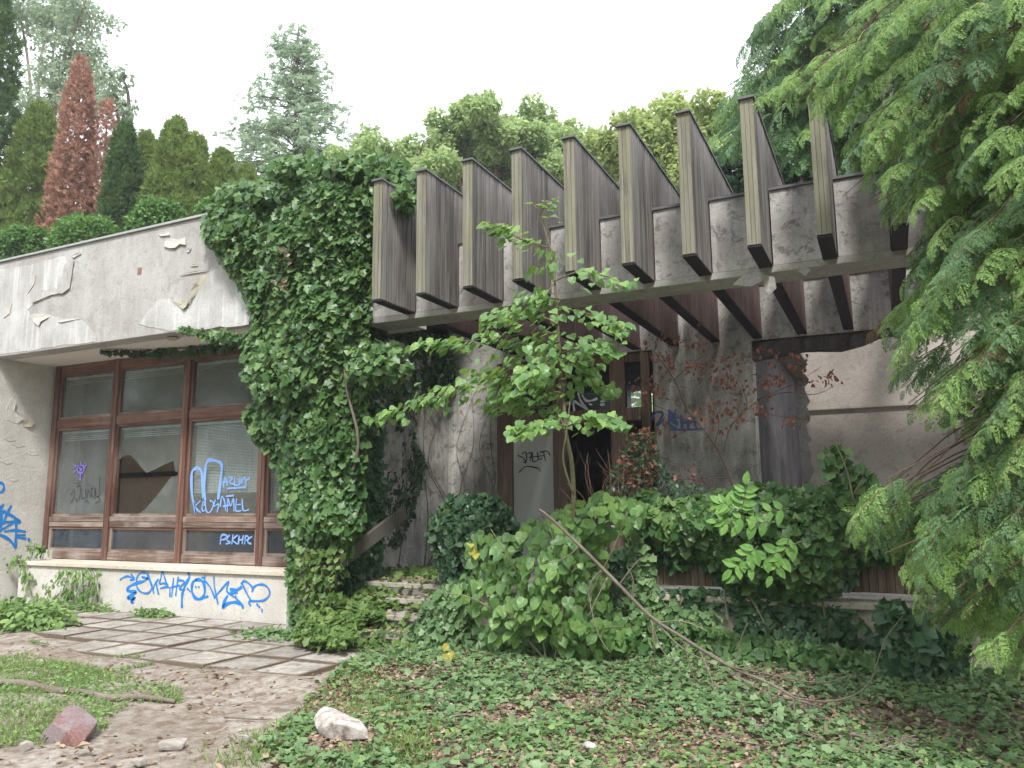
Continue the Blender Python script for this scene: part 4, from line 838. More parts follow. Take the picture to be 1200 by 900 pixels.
mound([(480, 762), (478, 742), (490, 724), (500, 706), (512, 690), (530, 680), (548, 700), (552, 770), (520, 790)], 1100, 7.5, 0.3, 0.085, 'green ivy growing over the right end of the stone steps', 'groundivy')
mound([(345, 762), (380, 748), (440, 748), (500, 756), (560, 768), (550, 785), (420, 768)], 500, 7.35, 0.15, 0.075, 'low pale ivy along the foot of the lowest stone step', 'ivyyellow', holes=0.4)
# --- ground ivy carpet, grass and litter
def carpet(poly, n, size, mat, name, tmpl, height=0.06, tilt=0.35, dens=None, lift=0.015, tipz=0.0, up_=1.0):
    w = np.array([onZ(a, b, 0)[:2] for a, b in poly]); P = inside(w, n)
    if dens is not None:
        k = dens(P)*(clear(P) if 'CLR' in globals() else 1) > rng.random(len(P)); P = P[k]
    k = len(P); z = gh(P[:, 0], P[:, 1])+lift+height*rng.random(k)*(0.5+0.5*np.clip(noise(np.c_[P, np.zeros(k)], 1.5)+0.5, 0, 1.5))
    P3 = np.c_[P, z]
    o = trimesh(name, *leafset(P3, rng.normal(size=(k, 3))*[1, 1, 0.25]+[0, -0.2, tipz], np.array([0, -0.15, up_])+rng.normal(size=(k, 3))*tilt, size*(0.5+0.9*rng.random(k)), tmpl), M[mat])
    return tag(o, kind='stuff')
def world_noise(P, f, o): return noise(np.c_[P, np.full(len(P), o)], f)
IVYR = [(330, 905), (300, 880), (360, 820), (420, 775), (400, 758), (430, 742), (500, 748), (560, 760), (700, 772), (850, 775), (1000, 790), (1120, 800), (1300, 800), (1300, 1000), (330, 1000)]
CLR = [(onZ(399, 872, 0)[:2], 0.27), (onZ(691, 880, 0)[:2], 0.07)]
def clear(P):
    k = np.ones(len(P))
    for c_, r_ in CLR: k *= (np.hypot(P[:, 0]-c_[0], P[:, 1]-c_[1]) > r_)
    return k
o = carpet(IVYR, 32000, 0.056, 'groundivy', 'ground_ivy', IVY, 0.07, 0.35, lambda P: np.clip(0.24+0.95*world_noise(P, 0.9, 1.0)+0.4*world_noise(P, 3.0, 2.0)+0.5*np.clip((P[:, 1]-6.0), 0, 1), 0.05, 1))
tag(o, 'dark green ivy carpet covering the ground in front of the planter', 'ground ivy')
o = carpet(IVYR, 24000, 0.046, 'weed', 'ground_weeds', OVATE, 0.08, 0.5, lambda P: np.clip(0.22+0.9*world_noise(P, 0.8, 6.0), 0.05, 0.9))
tag(o, 'light green low weeds mixed into the ground ivy', 'weeds')
o = carpet(IVYR, 24000, 0.045, 'litter', 'leaf_litter', DEAD, 0.035, 0.45, None, 0.008)
tag(o, 'brown fallen leaves lying among the ground ivy', 'leaves')
PATH = [(-60, 905), (-40, 770), (30, 745), (200, 760), (330, 740), (430, 760), (380, 830), (340, 905)]
o = carpet(PATH, 1500, 0.045, 'litter', 'leaf_litter', DEAD, 0.004, 0.25, lambda P: np.clip(0.45+world_noise(P, 1.2, 3.0), 0.05, 1), 0.004)
tag(o, 'scattered dry leaves and chips on the bare path', 'leaves')
def blades(poly, n, h, label, dens=None, mat='grass'):
    w = np.array([onZ(a, b, 0)[:2] for a, b in poly]); P = inside(w, n)
    if dens is not None: P = P[dens(P)*clear(P) > rng.random(len(P))]
    k = len(P); P3 = np.c_[P, gh(P[:, 0], P[:, 1])-0.004]
    B = ([(-0.06, 0, 0), (0.06, 0, 0), (0.04, 0.55, 0.06), (-0.04, 0.55, 0.06), (0, 1, 0.3)], [(0, 1, 2), (0, 2, 3), (3, 2, 4)])
    tip = np.array([0, 0, 1])+rng.normal(size=(k, 3))*[0.5, 0.5, 0.1]
    return tag(trimesh('grass', *scatter(B, P3, frames(tip, rng.normal(size=(k, 3))), h*(0.4+0.9*rng.random(k))), M[mat]), label, 'grass', kind='stuff')
GL = [(-40, 772), (30, 768), (90, 778), (160, 796), (214, 806), (212, 822), (160, 822), (120, 842), (130, 850), (100, 862), (40, 872), (-60, 878)]
blades(GL, 15000, 0.06, 'patch of green grass around the fallen log on the left', lambda P: np.clip(0.62+0.9*world_noise(P, 1.3, 4.0)+0.4*world_noise(P, 4.0, 4.5), 0.03, 1))
carpetG = carpet(GL, 5500, 0.035, 'weed', 'ground_weeds', OVATE, 0.04, 0.4, lambda P: np.clip(0.5+world_noise(P, 1.5, 8.0), 0.05, 1)); tag(carpetG, 'small leafy weeds growing in the left grass patch', 'weeds')
GR = [(215, 905), (225, 880), (330, 848), (370, 815), (400, 790), (470, 800), (520, 850), (500, 905)]
blades(GR, 9000, 0.08, 'grass growing around the white rock', lambda P: np.clip(0.45+0.9*world_noise(P, 1.3, 5.0), 0.05, 1))
blades([(20, 745), (120, 738), (420, 745), (330, 775), (150, 790), (60, 775)], 9000, 0.05, 'thin grass sprouting from the paving joints', lambda P: ((((P[:, 0]+13.53) % 0.6 < 0.07) | ((P[:, 1]-8.36) % 0.6 < 0.07)) & (world_noise(P, 1.1, 7.0) > -0.1)).astype(float))
carpet([(20, 745), (120, 738), (420, 745), (330, 775), (150, 790), (60, 775)], 12000, 0.034, 'weed', 'joint_weeds', OVATE, 0.012, 0.4, lambda P: ((((P[:, 0]+13.55) % 0.6 < 0.1) | ((P[:, 1]-8.38) % 0.6 < 0.1)) & (world_noise(P, 1.3, 17.0) > 0.05)).astype(float), 0.02)
tag(S.objects['joint_weeds'], 'tiny weeds in the joints of the terrace slabs', 'weeds')

# --- stones and the log
def rock(name, label, c, size, mat, seed, rot=(0, 0, 0), facets=26, sub=1):
    import bmesh
    r = random.Random(seed); bm = bmesh.new()
    for _ in range(facets):
        v = Vector((r.gauss(0, 1), r.gauss(0, 1), r.gauss(0, 1))).normalized(); v = Vector([math.copysign(abs(q)**0.55, q) for q in v])
        bm.verts.new((v.x*size[0]/2, v.y*size[1]/2, v.z*size[2]/2))
    bmesh.ops.convex_hull(bm, input=bm.verts)
    for v in [v for v in bm.verts if not v.link_faces]: bm.verts.remove(v)
    bmesh.ops.bevel(bm, geom=list(bm.edges), offset=min(size)*0.05, segments=2, affect='EDGES')
    me = bpy.data.meshes.new(name); bm.to_mesh(me); bm.free(); o = link(name, me, None, mat)
    o.location = c; o.rotation_euler = rot; return tag(o, label, 'stone')
m, t, N = newmat('granite'); p = posn(t); v1 = noise_n(t, p, 70, 6, 0.85); v2 = noise_n(t, p, 5, 6, 0.65); v3 = noise_n(t, p, 24, 10, 0.8)
c = mixc(t, ramp(t, [(0.42, 0.0), (0.56, 1.0)], v2).outputs[0], (0.2, 0.095, 0.08), (0.25, 0.2, 0.205)); c = mixc(t, ramp(t, [(0.5, 0.0), (0.7, 0.6)], v1).outputs[0], c, (0.46, 0.42, 0.42)); finish(t, c, 0.85, v3, 1.0, 0.02, 0.2); M['granite'] = m
m, t, N = newmat('limestone'); p = posn(t); v1 = noise_n(t, p, 26, 10, 0.8); v2 = noise_n(t, p, 9, 10, 0.75)
c = ramp(t, [(0.36, (0.18, 0.13, 0.1)), (0.47, (0.42, 0.37, 0.335)), (0.6, (0.62, 0.58, 0.55))], v2).outputs[0]; finish(t, c, 0.9, v1, 0.8, 0.02, 0.15); M['limestone'] = m
g0 = onZ(78, 868, 0.0); b = MB()
c3_ = lambda x, y, Y: onY(x/7.5, 780+y/7.5, Y)
Fy = g0[1]-0.05
front = [c3_(310, 720, Fy), c3_(370, 790, Fy), c3_(680, 775, Fy), c3_(745, 650, Fy+0.05), c3_(600, 590, Fy+0.02), c3_(460, 500, Fy+0.03), c3_(330, 640, Fy)]
ridge = [c3_(600, 345, Fy+0.2), c3_(690, 350, Fy+0.26), c3_(780, 420, Fy+0.3), c3_(865, 480, Fy+0.26), c3_(850, 560, Fy+0.24), c3_(740, 740, Fy+0.14)]
import bmesh
bm = bmesh.new()
for q in front+ridge+[c3_(520, 430, Fy+0.16)]+[]+[c3_(400, 700, Fy+0.3), np.array([ridge[5][0]-0.12, ridge[5][1]+0.1, -0.03]), c3_(400, 560, Fy+0.22)]: bm.verts.new(tuple(q))
bmesh.ops.convex_hull(bm, input=bm.verts)
for v in [v for v in bm.verts if not v.link_faces]: bm.verts.remove(v)
bmesh.ops.bevel(bm, geom=list(bm.edges), offset=0.006, segments=1, affect='EDGES')
me = bpy.data.meshes.new('granite_block'); bm.to_mesh(me); bm.free()
tag(link('granite_block', me, None, M['granite']), 'tilted pink and grey granite block on the dirt at the left', 'stone')
g1 = onZ(399, 864, 0.0)
bm = bmesh.new(); wr = lambda x, y, Y: onY(340+x/6, 797+y/6, Y); Fy = g1[1]-0.1
for (x, y, d_) in [(165, 265, .1), (180, 330, .02), (220, 400, 0), (300, 420, -.02), (420, 425, -.02), (555, 415, .02), (545, 345, .1), (500, 285, .15), (430, 255, .18), (375, 235, .2), (330, 225, .2), (300, 195, .22), (245, 180, .2), (200, 210, .16), (240, 250, .02), (320, 300, -.04), (430, 320, -.03), (500, 350, .0), (230, 330, -.02)]: bm.verts.new(tuple(wr(x, y, Fy+d_)))
for (x, y) in [(200, 420), (520, 430), (250, 300), (480, 330)]: bm.verts.new(tuple(wr(x, y, Fy+0.3)))
bmesh.ops.convex_hull(bm, input=bm.verts)
for v in [v for v in bm.verts if not v.link_faces]: bm.verts.remove(v)
bmesh.ops.bevel(bm, geom=list(bm.edges), offset=0.006, segments=1, affect='EDGES')
me = bpy.data.meshes.new('white_rock'); bm.to_mesh(me); bm.free()
tag(link('white_rock', me, None, M['limestone']), 'pale white boulder lying in grass at the bottom centre-left', 'stone')
rock('stone_chip', 'small white stone in the leaf litter at the bottom centre', onZ(691, 876, 0.02), (0.1, 0.09, 0.06), M['limestone'], 5, (0.2, 0.4, 0.3))
rock('stone_chip', 'small pale stone left of the granite block', onZ(30, 876, 0.0), (0.09, 0.08, 0.08), M['chip'], 6)
rock('stone_chip', 'pale flat stone chip on the path just left of the centre', onZ(203, 872, 0.01), (0.2, 0.12, 0.07), M['chip'], 7, (0, 0, 0.5))
rock('stone_chip', 'small stone chip at the bottom edge left of the white rock', onZ(162, 893, 0.01), (0.1, 0.08, 0.05), M['chip'], 8)
rock('stone_chip', 'small white chip at the terrace edge above the grass patch', onZ(49, 775, 0.01), (0.12, 0.08, 0.04), M['chip'], 9)
rock('stone_chip', 'grey stone chip beside the path above the white rock', onZ(286, 866, 0.01), (0.1, 0.08, 0.06), M['chip'], 10)
lg = [onZ(-60, 795, 0.02), onZ(-5, 800, 0.035), onZ(30, 802, 0.035), onZ(58, 809, 0.03), onZ(100, 812, 0.02), onZ(128, 818, 0.015), onZ(165, 817, 0.01), onZ(205, 822, 0.0)]
tag(MB().tube(smooth_path(lg, 5), [0.042, 0.036, 0.04, 0.028, 0.03, 0.014], 8).build('fallen_log', M['deadwood'], None, True), 'long thin fallen log lying in the left grass patch', 'log')
for (px_, py_, s_, lb) in ((364, 893, 0.13, 'large curled brown leaf at the bottom edge under the white rock'), (480, 882, 0.09, 'orange brown fallen leaf right of the white rock'), (460, 853, 0.08, 'dark orange fallen leaf beside the white rock'), (88, 878, 0.09, 'large yellowish fallen leaf lying before the granite block')):
    me = bpy.data.meshes.new('fallen_leaf'); me.from_pydata(DEAD[0], [], DEAD[1]); o = link('fallen_leaf', me, None, M['litter']); o.location = onZ(px_, py_, 0.03); o.scale = (s_*1.3, s_*1.3, s_*1.3); o.rotation_euler = (0.3, 0.2, px_*0.7); tag(o, lb, 'leaf')

# ================================================================== YOUNG LIME TREE
def leaf_objects(parent, P, tip, nr, size, tmpl, mat, name='leaf', limit=300, front=None):
    """the largest leaves are parts of their own; the others are joined"""
    fr_ = frames(tip, nr); k = len(P)
    dpt = (P-EYE)@fw; rank = np.argsort(-(size/dpt)*np.clip(np.abs((fr_[:, :, 2]*nrm(EYE-P)).sum(1)), 0.3, 1))
    top = rank[:limit]; rest = rank[limit:]
    me = bpy.data.meshes.new(name); me.from_pydata([tuple(v) for v in tmpl[0]], [], tmpl[1]); me.materials.append(mat)
    base = Vector(parent.location) if parent else Vector()
    for i in top:
        o = bpy.data.objects.new(name, me); COL.objects.link(o); o.parent = parent
        R_ = fr_[i]*size[i]; o.matrix_local = Matrix(((R_[0, 0], R_[0, 1], R_[0, 2], P[i][0]-base[0]), (R_[1, 0], R_[1, 1], R_[1, 2], P[i][1]-base[1]), (R_[2, 0], R_[2, 1], R_[2, 2], P[i][2]-base[2]), (0, 0, 0, 1)))
    if len(rest): tag(trimesh('foliage', *scatter(tmpl, P[rest], fr_[rest], size[rest]), mat, parent), kind='stuff')
YT = 6.9
root = onY(676, 770, 7.7); root[2] = 0
TR = tag(empty('young_lime_tree', tuple(root)), 'slender young lime tree with tiered light green branches in front of the pergola', 'tree')
tr_px = [(676, 770), (677, 680), (675, 600), (670, 545), (664, 505), (658, 450), (655, 400), (653, 350), (648, 320), (645, 300), (638, 270), (628, 245), (615, 235)]
TP = np.array([onY(a, b, np.interp(b, [235, 500, 770], [6.9, 6.95, 7.7])) for a, b in tr_px]); TP[0][2] = 0; TP[1:-1, 0] += rng.normal(size=len(TP)-2)*0.012
MB().tube(smooth_path(TP, 4), [0.028, 0.024, 0.02, 0.016, 0.011, 0.006, 0.003], 8).build('trunk', M['barkgreen'], TR, True)
MB().tube(smooth_path([onY(672, 580, YT), onY(660, 540, YT-0.05), onY(664, 505, YT-0.08), onY(668, 470, YT)], 4), [0.012, 0.005], 6).build('branch', M['barkgreen'], TR, True)
brs = [([(657, 440), (610, 440), (560, 448), (500, 468), (436, 490)], -0.7, 200, 15), ([(656, 425), (600, 430), (560, 440), (530, 455), (498, 462)], 0.3, 130, 18), ([(654, 390), (610, 392), (560, 398), (520, 402), (482, 406)], -0.5, 150, 11),
       ([(664, 500), (640, 494), (620, 500), (600, 510)], -0.9, 70, 8), ([(664, 500), (690, 490), (712, 490), (727, 496)], -0.8, 75, 8), ([(656, 415), (685, 405), (705, 405), (718, 412)], -0.4, 80, 11), ([(656, 445), (690, 440), (710, 452), (718, 468)], 0.3, 70, 15),
       ([(653, 360), (690, 368), (715, 378), (732, 388)], -0.5, 70, 10), ([(648, 330), (680, 318), (705, 322), (730, 332)], -0.3, 50, 8), ([(642, 290), (610, 280), (590, 268), (566, 262)], -0.4, 70, 10), ([(640, 285), (650, 300), (640, 310), (625, 312)], 0.1, 28, 10), ([(632, 252), (640, 240), (644, 240)], 0.0, 22, 8), ([(650, 330), (640, 345), (632, 350)], -0.1, 25, 9),
       ([(654, 380), (620, 365), (590, 370), (568, 378)], -0.2, 90, 13), ([(655, 400), (625, 410), (600, 420), (578, 440)], 0.5, 110, 18), ([(656, 450), (630, 465), (600, 475), (570, 470)], 0.5, 110, 16), ([(657, 460), (620, 455), (590, 465)], -0.3, 80, 18), ([(655, 350), (625, 350), (600, 362), (585, 376)], -0.6, 60, 10), ([(655, 405), (640, 425), (610, 450)], -0.8, 90, 18), ([(656, 430), (680, 425), (700, 432)], 0.2, 60, 14), ([(664, 510), (650, 480), (620, 478), (580, 478)], 0.1, 60, 10)]
LP_, LT_, LN_ = [], [], []
for pts, dy, n, sp in brs:
    n = int(n*(0.62 if sp > 13 and dy > 0 else 0.85))
    k = len(pts); Pb = smooth_path([onY(a, b, YT+dy*i/(k-1)) for i, (a, b) in enumerate(pts)], 5)
    MB().tube(Pb, [0.009, 0.003], 5).build('branch', M['barkgreen'], TR, True)
    dirn = nrm(Pb[-1]-Pb[0])
    for _ in range(n):
        t_ = (0.12+0.88*rng.random())*(len(Pb)-1.01); i = int(t_); q = Pb[i]+(Pb[i+1]-Pb[i])*(t_-i); tt = t_/len(Pb)
        w = sp/125.0*(1.15-0.7*tt)
        LP_.append(q+np.array([rng.normal()*0.05, rng.normal()*0.2*(1.1-tt), rng.normal()*w*0.55-0.01])); LT_.append(dirn*0.55+np.array([rng.normal()*0.4, rng.normal()*0.4-0.25, -0.45])); LN_.append(np.array([rng.normal()*0.3, -0.35+rng.normal()*0.3, 0.8]))
LP_, LT_, LN_ = map(np.array, (LP_, LT_, LN_)); leaf_objects(TR, LP_, LT_, LN_, 0.085*(0.65+0.6*rng.random(len(LP_))), HEART, M['lime'])
# lower leafy sprouts of a second lime bush
BP = [(545, 640), (560, 618), (600, 622), (640, 600), (668, 590), (700, 572), (740, 585), (758, 592), (752, 615), (722, 625), (708, 640), (712, 690), (738, 735), (745, 762), (700, 782), (640, 772), (600, 776), (560, 762), (545, 720), (520, 706), (500, 700), (506, 688), (540, 676), (556, 664)]
base = onZ(640, 782, 0)
BU = tag(empty('lime_bush', tuple(base)), 'broad light green bush of big heart shaped leaves in front of the steps and planter', 'bush')
q = inside(BP, 1050); e = edged(q, BP); Y = 7.45-0.75*(1-np.exp(-e/38))+0.35*rng.random(len(q))-0.12*noise(np.c_[q/90, np.zeros(len(q))], 1)
P = np.array([onY(a, b, c) for (a, b), c in zip(q, Y)]); ok = P[:, 2] > 0.03; P = P[ok]; k = len(P)
leaf_objects(BU, P, np.array([-0.15, -0.35, -0.8])+rng.normal(size=(k, 3))*0.38, np.array([-0.05, -0.75, 0.6])+rng.normal(size=(k, 3))*0.28, 0.12*(0.5+0.65*rng.random(k)), HEART, M['lime'])
for pts in ([(640, 775), (630, 720), (600, 660), (575, 620)], [(650, 775), (660, 700), (650, 640), (640, 605)], [(640, 775), (600, 730), (550, 700), (510, 695)], [(655, 775), (690, 700), (720, 640), (735, 600)], [(660, 775), (700, 740), (735, 735)]):
    MB().tube(smooth_path([onY(a, b, 7.15) for a, b in pts], 5), [0.014, 0.004], 6).build('stem', M['barkgreen'], BU, True)
for (u, v) in ((548, 646), (526, 764)):
    P = np.array([onY(u+rng.normal()*6, v+rng.normal()*5, 6.75) for _ in range(4)])
    leaf_objects(BU, P, np.array([0, -0.3, -0.8])+rng.normal(size=(4, 3))*0.4, np.array([0, -0.8, 0.5])+rng.normal(size=(4, 3))*0.3, np.full(4, 0.075), HEART, M['yellowleaf'], 'yellow_leaf', 8)

# compound-leaved shoots
def compound(label, stems_px, Y, L):
    o = tag(empty('compound_leaf_shoot', tuple(onY(*stems_px[0][0], Y))), label, 'plant'); s = MB(); PP, TT, NN = [], [], []
    for pts in stems_px:
        Pb = smooth_path([onY(a, b, Y) for a, b in pts], 6); s.tube(Pb, [0.005, 0.002], 4); n_ = 5
        for k in range(1, n_):
            i = int(k/n_*(len(Pb)-1)); q = Pb[i]; d_ = nrm(Pb[min(i+1, len(Pb)-1)]-Pb[max(i-1, 0)])
            for sg in (1, -1):
                sd = np.cross(d_, (0, -1, 0.3))*sg; PP.append(q); TT.append(sd+d_*0.5+np.array([0, -0.1, -0.1])); NN.append(np.array([0, -0.8, 0.6])+rng.normal(size=3)*0.2)
        PP.append(Pb[-1]); TT.append(nrm(Pb[-1]-Pb[-3])); NN.append(np.array([0, -0.8, 0.6]))
    s.build('stem', M['barkgreen'], o, True); k = len(PP)
    leaf_objects(o, np.array(PP), np.array(TT), np.array(NN), L*(0.8+0.4*rng.random(k)), OVATE, M['walnut'], 'leaflet')
compound('bright green shoot with paired oval leaflets hanging before the planter ivy', [[(940, 634), (915, 645), (890, 660), (862, 676)], [(925, 628), (918, 650), (905, 675)], [(888, 640), (872, 655), (858, 668)]], 7.15, 0.13)
compound('pale green shoot arching over the top of the planter ivy', [[(925, 596), (890, 602), (850, 612)], [(905, 610), (870, 616), (840, 612)], [(868, 600), (872, 585), (874, 568)], [(860, 598), (850, 590), (842, 592)]], 7.35, 0.13)

# ================================================================== FALLEN BRANCH, WITHERED SHRUB
FB = tag(empty('fallen_branch', tuple(onY(760, 720, 6.8))), 'long bare dead branch leaning diagonally from the lime bush to the ground', 'branch')
yb2 = lambda x: np.interp(x, [630, 760, 870, 940, 1050], [6.75, 6.7, 6.45, 6.2, 6.9])
def br(pts, r): MB().tube(smooth_path([onY(a, b, yb2(a)) for a, b in pts], 5), r, 7).build('twig' if r[0] < 0.015 else 'main_stem', M['deadwood'], FB, True)
br([(632, 597), (646, 608), (680, 640), (720, 680), (762, 722), (800, 747), (850, 778), (900, 800), (932, 818)], [0.013, 0.016, 0.016, 0.014, 0.012, 0.009])
for pts in ([(932, 818), (970, 822), (1000, 815), (1020, 798), (1030, 770), (1040, 745), (1058, 722)], [(765, 724), (800, 760), (850, 785), (900, 812), (940, 822)], [(930, 818), (935, 850), (960, 872), (985, 895)], [(725, 686), (745, 660), (756, 652)], [(762, 725), (775, 760), (792, 780)], [(712, 677), (700, 700), (690, 722)], [(764, 724), (768, 780)], [(900, 803), (905, 830), (915, 850)], [(800, 750), (812, 790), (822, 800)], [(860, 783), (868, 750), (876, 730)], [(940, 822), (1000, 840), (1045, 848)], [(680, 640), (660, 655), (640, 660)], [(740, 703), (742, 680), (735, 665)], [(800, 752), (840, 770), (872, 800), (880, 830)], [(705, 668), (690, 690), (700, 740), (715, 765)], [(850, 780), (900, 790), (960, 800), (1000, 790)], [(930, 822), (905, 850), (880, 862)], [(820, 762), (835, 800), (842, 835)], [(770, 730), (800, 728), (830, 740)], [(945, 822), (960, 845), (1000, 860)]):
    br(pts, [0.007, 0.003])
RS = tag(empty('withered_shrub', tuple(onY(878, 640, 8.9))), 'withered shrub with reddish brown dead leaves in front of the concrete pillar', 'shrub')
def rs(pts, r): MB().tube(smooth_path([onY(a, b, 8.9+0.3*math.sin(a)) if False else onY(a, b, 8.9) for a, b in pts], 5), r, 5).build('branch', M['twig'], RS, True)
mains = [[(882, 640), (866, 590), (850, 545), (830, 510), (805, 480), (790, 445), (765, 410)], [(870, 600), (856, 560), (838, 520), (800, 490), (770, 476), (750, 465)], [(838, 520), (842, 490), (828, 450), (826, 410)], [(848, 530), (858, 498), (890, 468), (930, 450), (962, 430)], [(890, 468), (920, 460), (955, 462), (978, 452)], [(885, 472), (905, 486), (938, 490)], [(790, 445), (812, 425), (830, 415)], [(855, 500), (875, 478), (868, 455), (848, 455)], [(858, 560), (830, 560), (800, 562), (790, 560)]]
for i, q in enumerate(mains): rs(q, [0.016, 0.005] if i == 0 else [0.007, 0.002])
LPp = []
for cx, cy, sp, n in ((758, 400, 9, 26), (770, 420, 10, 30), (752, 450, 12, 30), (770, 460, 12, 34), (805, 430, 14, 40), (835, 430, 14, 44), (850, 448, 12, 36), (868, 420, 10, 24), (885, 445, 12, 32), (830, 480, 14, 40), (862, 480, 12, 34), (905, 445, 10, 26), (888, 475, 8, 22), (938, 433, 8, 22), (957, 448, 8, 16), (975, 440, 7, 14), (895, 410, 6, 14), (930, 490, 9, 20), (805, 555, 8, 16), (770, 500, 14, 26), (790, 395, 9, 20), (822, 400, 10, 20), (845, 500, 9, 14), (915, 425, 7, 12), (933, 415, 6, 12), (820, 560, 7, 12)):
    for _ in range(n): LPp.append(onY(cx+rng.normal()*sp, cy+rng.normal()*sp*0.6, 8.85+rng.normal()*0.12))
P = np.array(LPp); k = len(P)
tag(trimesh('foliage', *leafset(P, np.array([0, -0.1, -0.8])+rng.normal(size=(k, 3))*0.5, rng.normal(size=(k, 3))+[0, -0.6, 0.3], 0.05*(0.5+rng.random(k)), DEAD), M['redleaf'], RS), kind='stuff')
TS = tag(empty('twiggy_shrub', tuple(onY(740, 640, 8.9))), 'tangled half-bare brown shrub in front of the porch windows', 'shrub')
s = MB()
for k in range(95):
    a, b = 735+rng.normal()*22, 600; c_, d_ = a+rng.normal()*18, 520+rng.random()*60; Yk = 9.0+rng.normal()*0.3
    stems(s, [onY(a, b+20, Yk), onY((a+c_)/2+rng.normal()*6, (b+d_)/2, Yk-0.1), onY(c_, d_, Yk+rng.normal()*0.1)], 0.005, 0.002, 4)
tag(s.build('twigs', M['twig'], TS), kind='stuff')
q = inside([(700, 600), (715, 560), (735, 510), (765, 505), (775, 540), (790, 560), (830, 575), (830, 600), (780, 610)], 1900); P = np.array([onY(a, b, 8.9+rng.normal()*0.2) for a, b in q])
tag(trimesh('foliage', *leafset(P, rng.normal(size=(1900, 3))+[0, 0, -0.3], rng.normal(size=(1900, 3))+[0, -0.6, 0.3], 0.05*(0.5+rng.random(1900)), OVATE), M['ivydark'], TS), kind='stuff')
q = inside([(720, 560), (735, 505), (762, 500), (772, 545), (760, 580)], 420); P = np.array([onY(a, b, 8.8+rng.normal()*0.2) for a, b in q])
tag(trimesh('withered_leaves', *leafset(P, rng.normal(size=(420, 3)), rng.normal(size=(420, 3)), 0.045*(0.5+rng.random(420)), DEAD), M['redleaf'], TS), kind='stuff')

# ================================================================== BIG CYPRESS ON THE RIGHT
def conifer(name, label, trunk, height, mask, nb, yr, spr, size, mats, px_scale=1.0, spn=16, seedv=1, low=False, trad=0.16, reach=1.4, droop=0.35, zmin=0.2, lean=(0, 0)):
    o = tag(empty(name, (trunk[0], trunk[1], 0)), label, 'tree')
    MB().tube([(trunk[0], trunk[1], -0.2), (trunk[0]+lean[0]*0.4, trunk[1], height*0.4), (trunk[0]+lean[0], trunk[1], height)], [trad, trad*0.7, 0.03], 10).build('trunk', M['bark'], o, True)
    tips = inside(mask, nb); S_ = MB(); groups = {0: [], 1: [], 2: []}
    for (a, b) in tips:
        Yk = yr[0]+(yr[1]-yr[0])*rng.random(); tip = onY(a, b, Yk)
        if tip[2] < zmin: continue
        zs = min(height*0.97, tip[2]+0.25+0.45*rng.random()); st = np.array([trunk[0], trunk[1], zs]); v = tip-st; L = np.linalg.norm(v)
        mid = st+v*(0.45+0.2*rng.random())+np.array([rng.normal()*0.08*L, rng.normal()*0.05*L, (0.1+0.1*rng.random())*L]); Pb = smooth_path([st, mid, tip], 7); qx = toPx(Pb)
        if ((qx[:, 0] < (1200 if trunk[1] < 10 else 1050)) & ~inpoly(qx, mask)).sum() > ((1 if b < 540 else 9) if trunk[1] < 10 else 3): continue
        S_.tube(Pb[::2], [0.005+0.003*L, 0.0025], 4, False)
        d_ = nrm(Pb[-1]-Pb[-4]); cuts = np.linspace(0, min(1, reach/L), spn)
        for u in cuts[::5]:
            i = (1-u)*(len(Pb)-1.01); k = int(i); q = Pb[k]+(Pb[k+1]-Pb[k])*(i-k)
            ang = rng.choice((-1, 1))*(0.25+0.7*rng.random())*(u > 0.02); hd = np.array([d_[0]*math.cos(ang)-d_[1]*math.sin(ang), d_[0]*math.sin(ang)+d_[1]*math.cos(ang), 0]); hd = nrm(hd)
            tv = nrm(hd+np.array([0, -0.1, -droop-0.35*rng.random()])); nv0 = np.array([-0.1, -0.4, 0.8])+rng.normal(size=3)*0.25
            tl = size*(1.5+1.2*rng.random()); sd = nrm(np.cross(tv, nv0)); gk = rng.choice(3, p=(0.62, 0.368, 0.012)); q = q+rng.normal(size=3)*0.03
            ends = [q+tv*tl*w_+np.array([0, 0, -0.35*tl*w_*w_]) for w_ in np.linspace(0, 1, 7)]; qe = toPx(np.array(ends[2:]))
            if (~inpoly(qe, spr)).any() and qe[0, 0] < (1200 if trunk[1] < 10 else 1050): continue
            S_.tube(ends[::2], [0.004, 0.0015], 3, False)
            for w_ in range(1, 7):
                d2 = nrm(ends[w_]-ends[w_-1])
                for sg in ((0,) if w_ == 6 else (1, -1)):
                    groups[gk].append((ends[w_], d2+sg*sd*(0.7+0.8*rng.random())+np.array([0, 0, -0.35*rng.random()]), nv0+rng.normal(size=3)*0.22, size*(0.5+0.75*rng.random())*(1.15-0.09*w_)))
    tag(S_.build('branches', M['twig'], o), kind='stuff')
    for g, L_ in groups.items():
        if not L_: continue
        P = np.array([a[0] for a in L_]); e_ = P+nrm(np.array([a[1] for a in L_]))*np.array([a[3] for a in L_])[:, None]*0.8
        ok = inpoly(toPx(e_), spr) & (e_[:, 2] > 0.15); P = P[ok]; tv = np.array([a[1] for a in L_])[ok]; nv = np.array([a[2] for a in L_])[ok]; sc = np.array([a[3] for a in L_])[ok]
        lot = []; pick = rng.integers(0, 4, len(P))
        for q in range(4):
            mk = pick == q
            if mk.any(): lot.append(scatter(SPRAY_LOW if low else SPRAYS[q], P[mk], frames(tv[mk], nv[mk]), sc[mk]))
        tag(trimesh('foliage', *join(lot), M[mats[g]], o), kind='stuff')
    return o
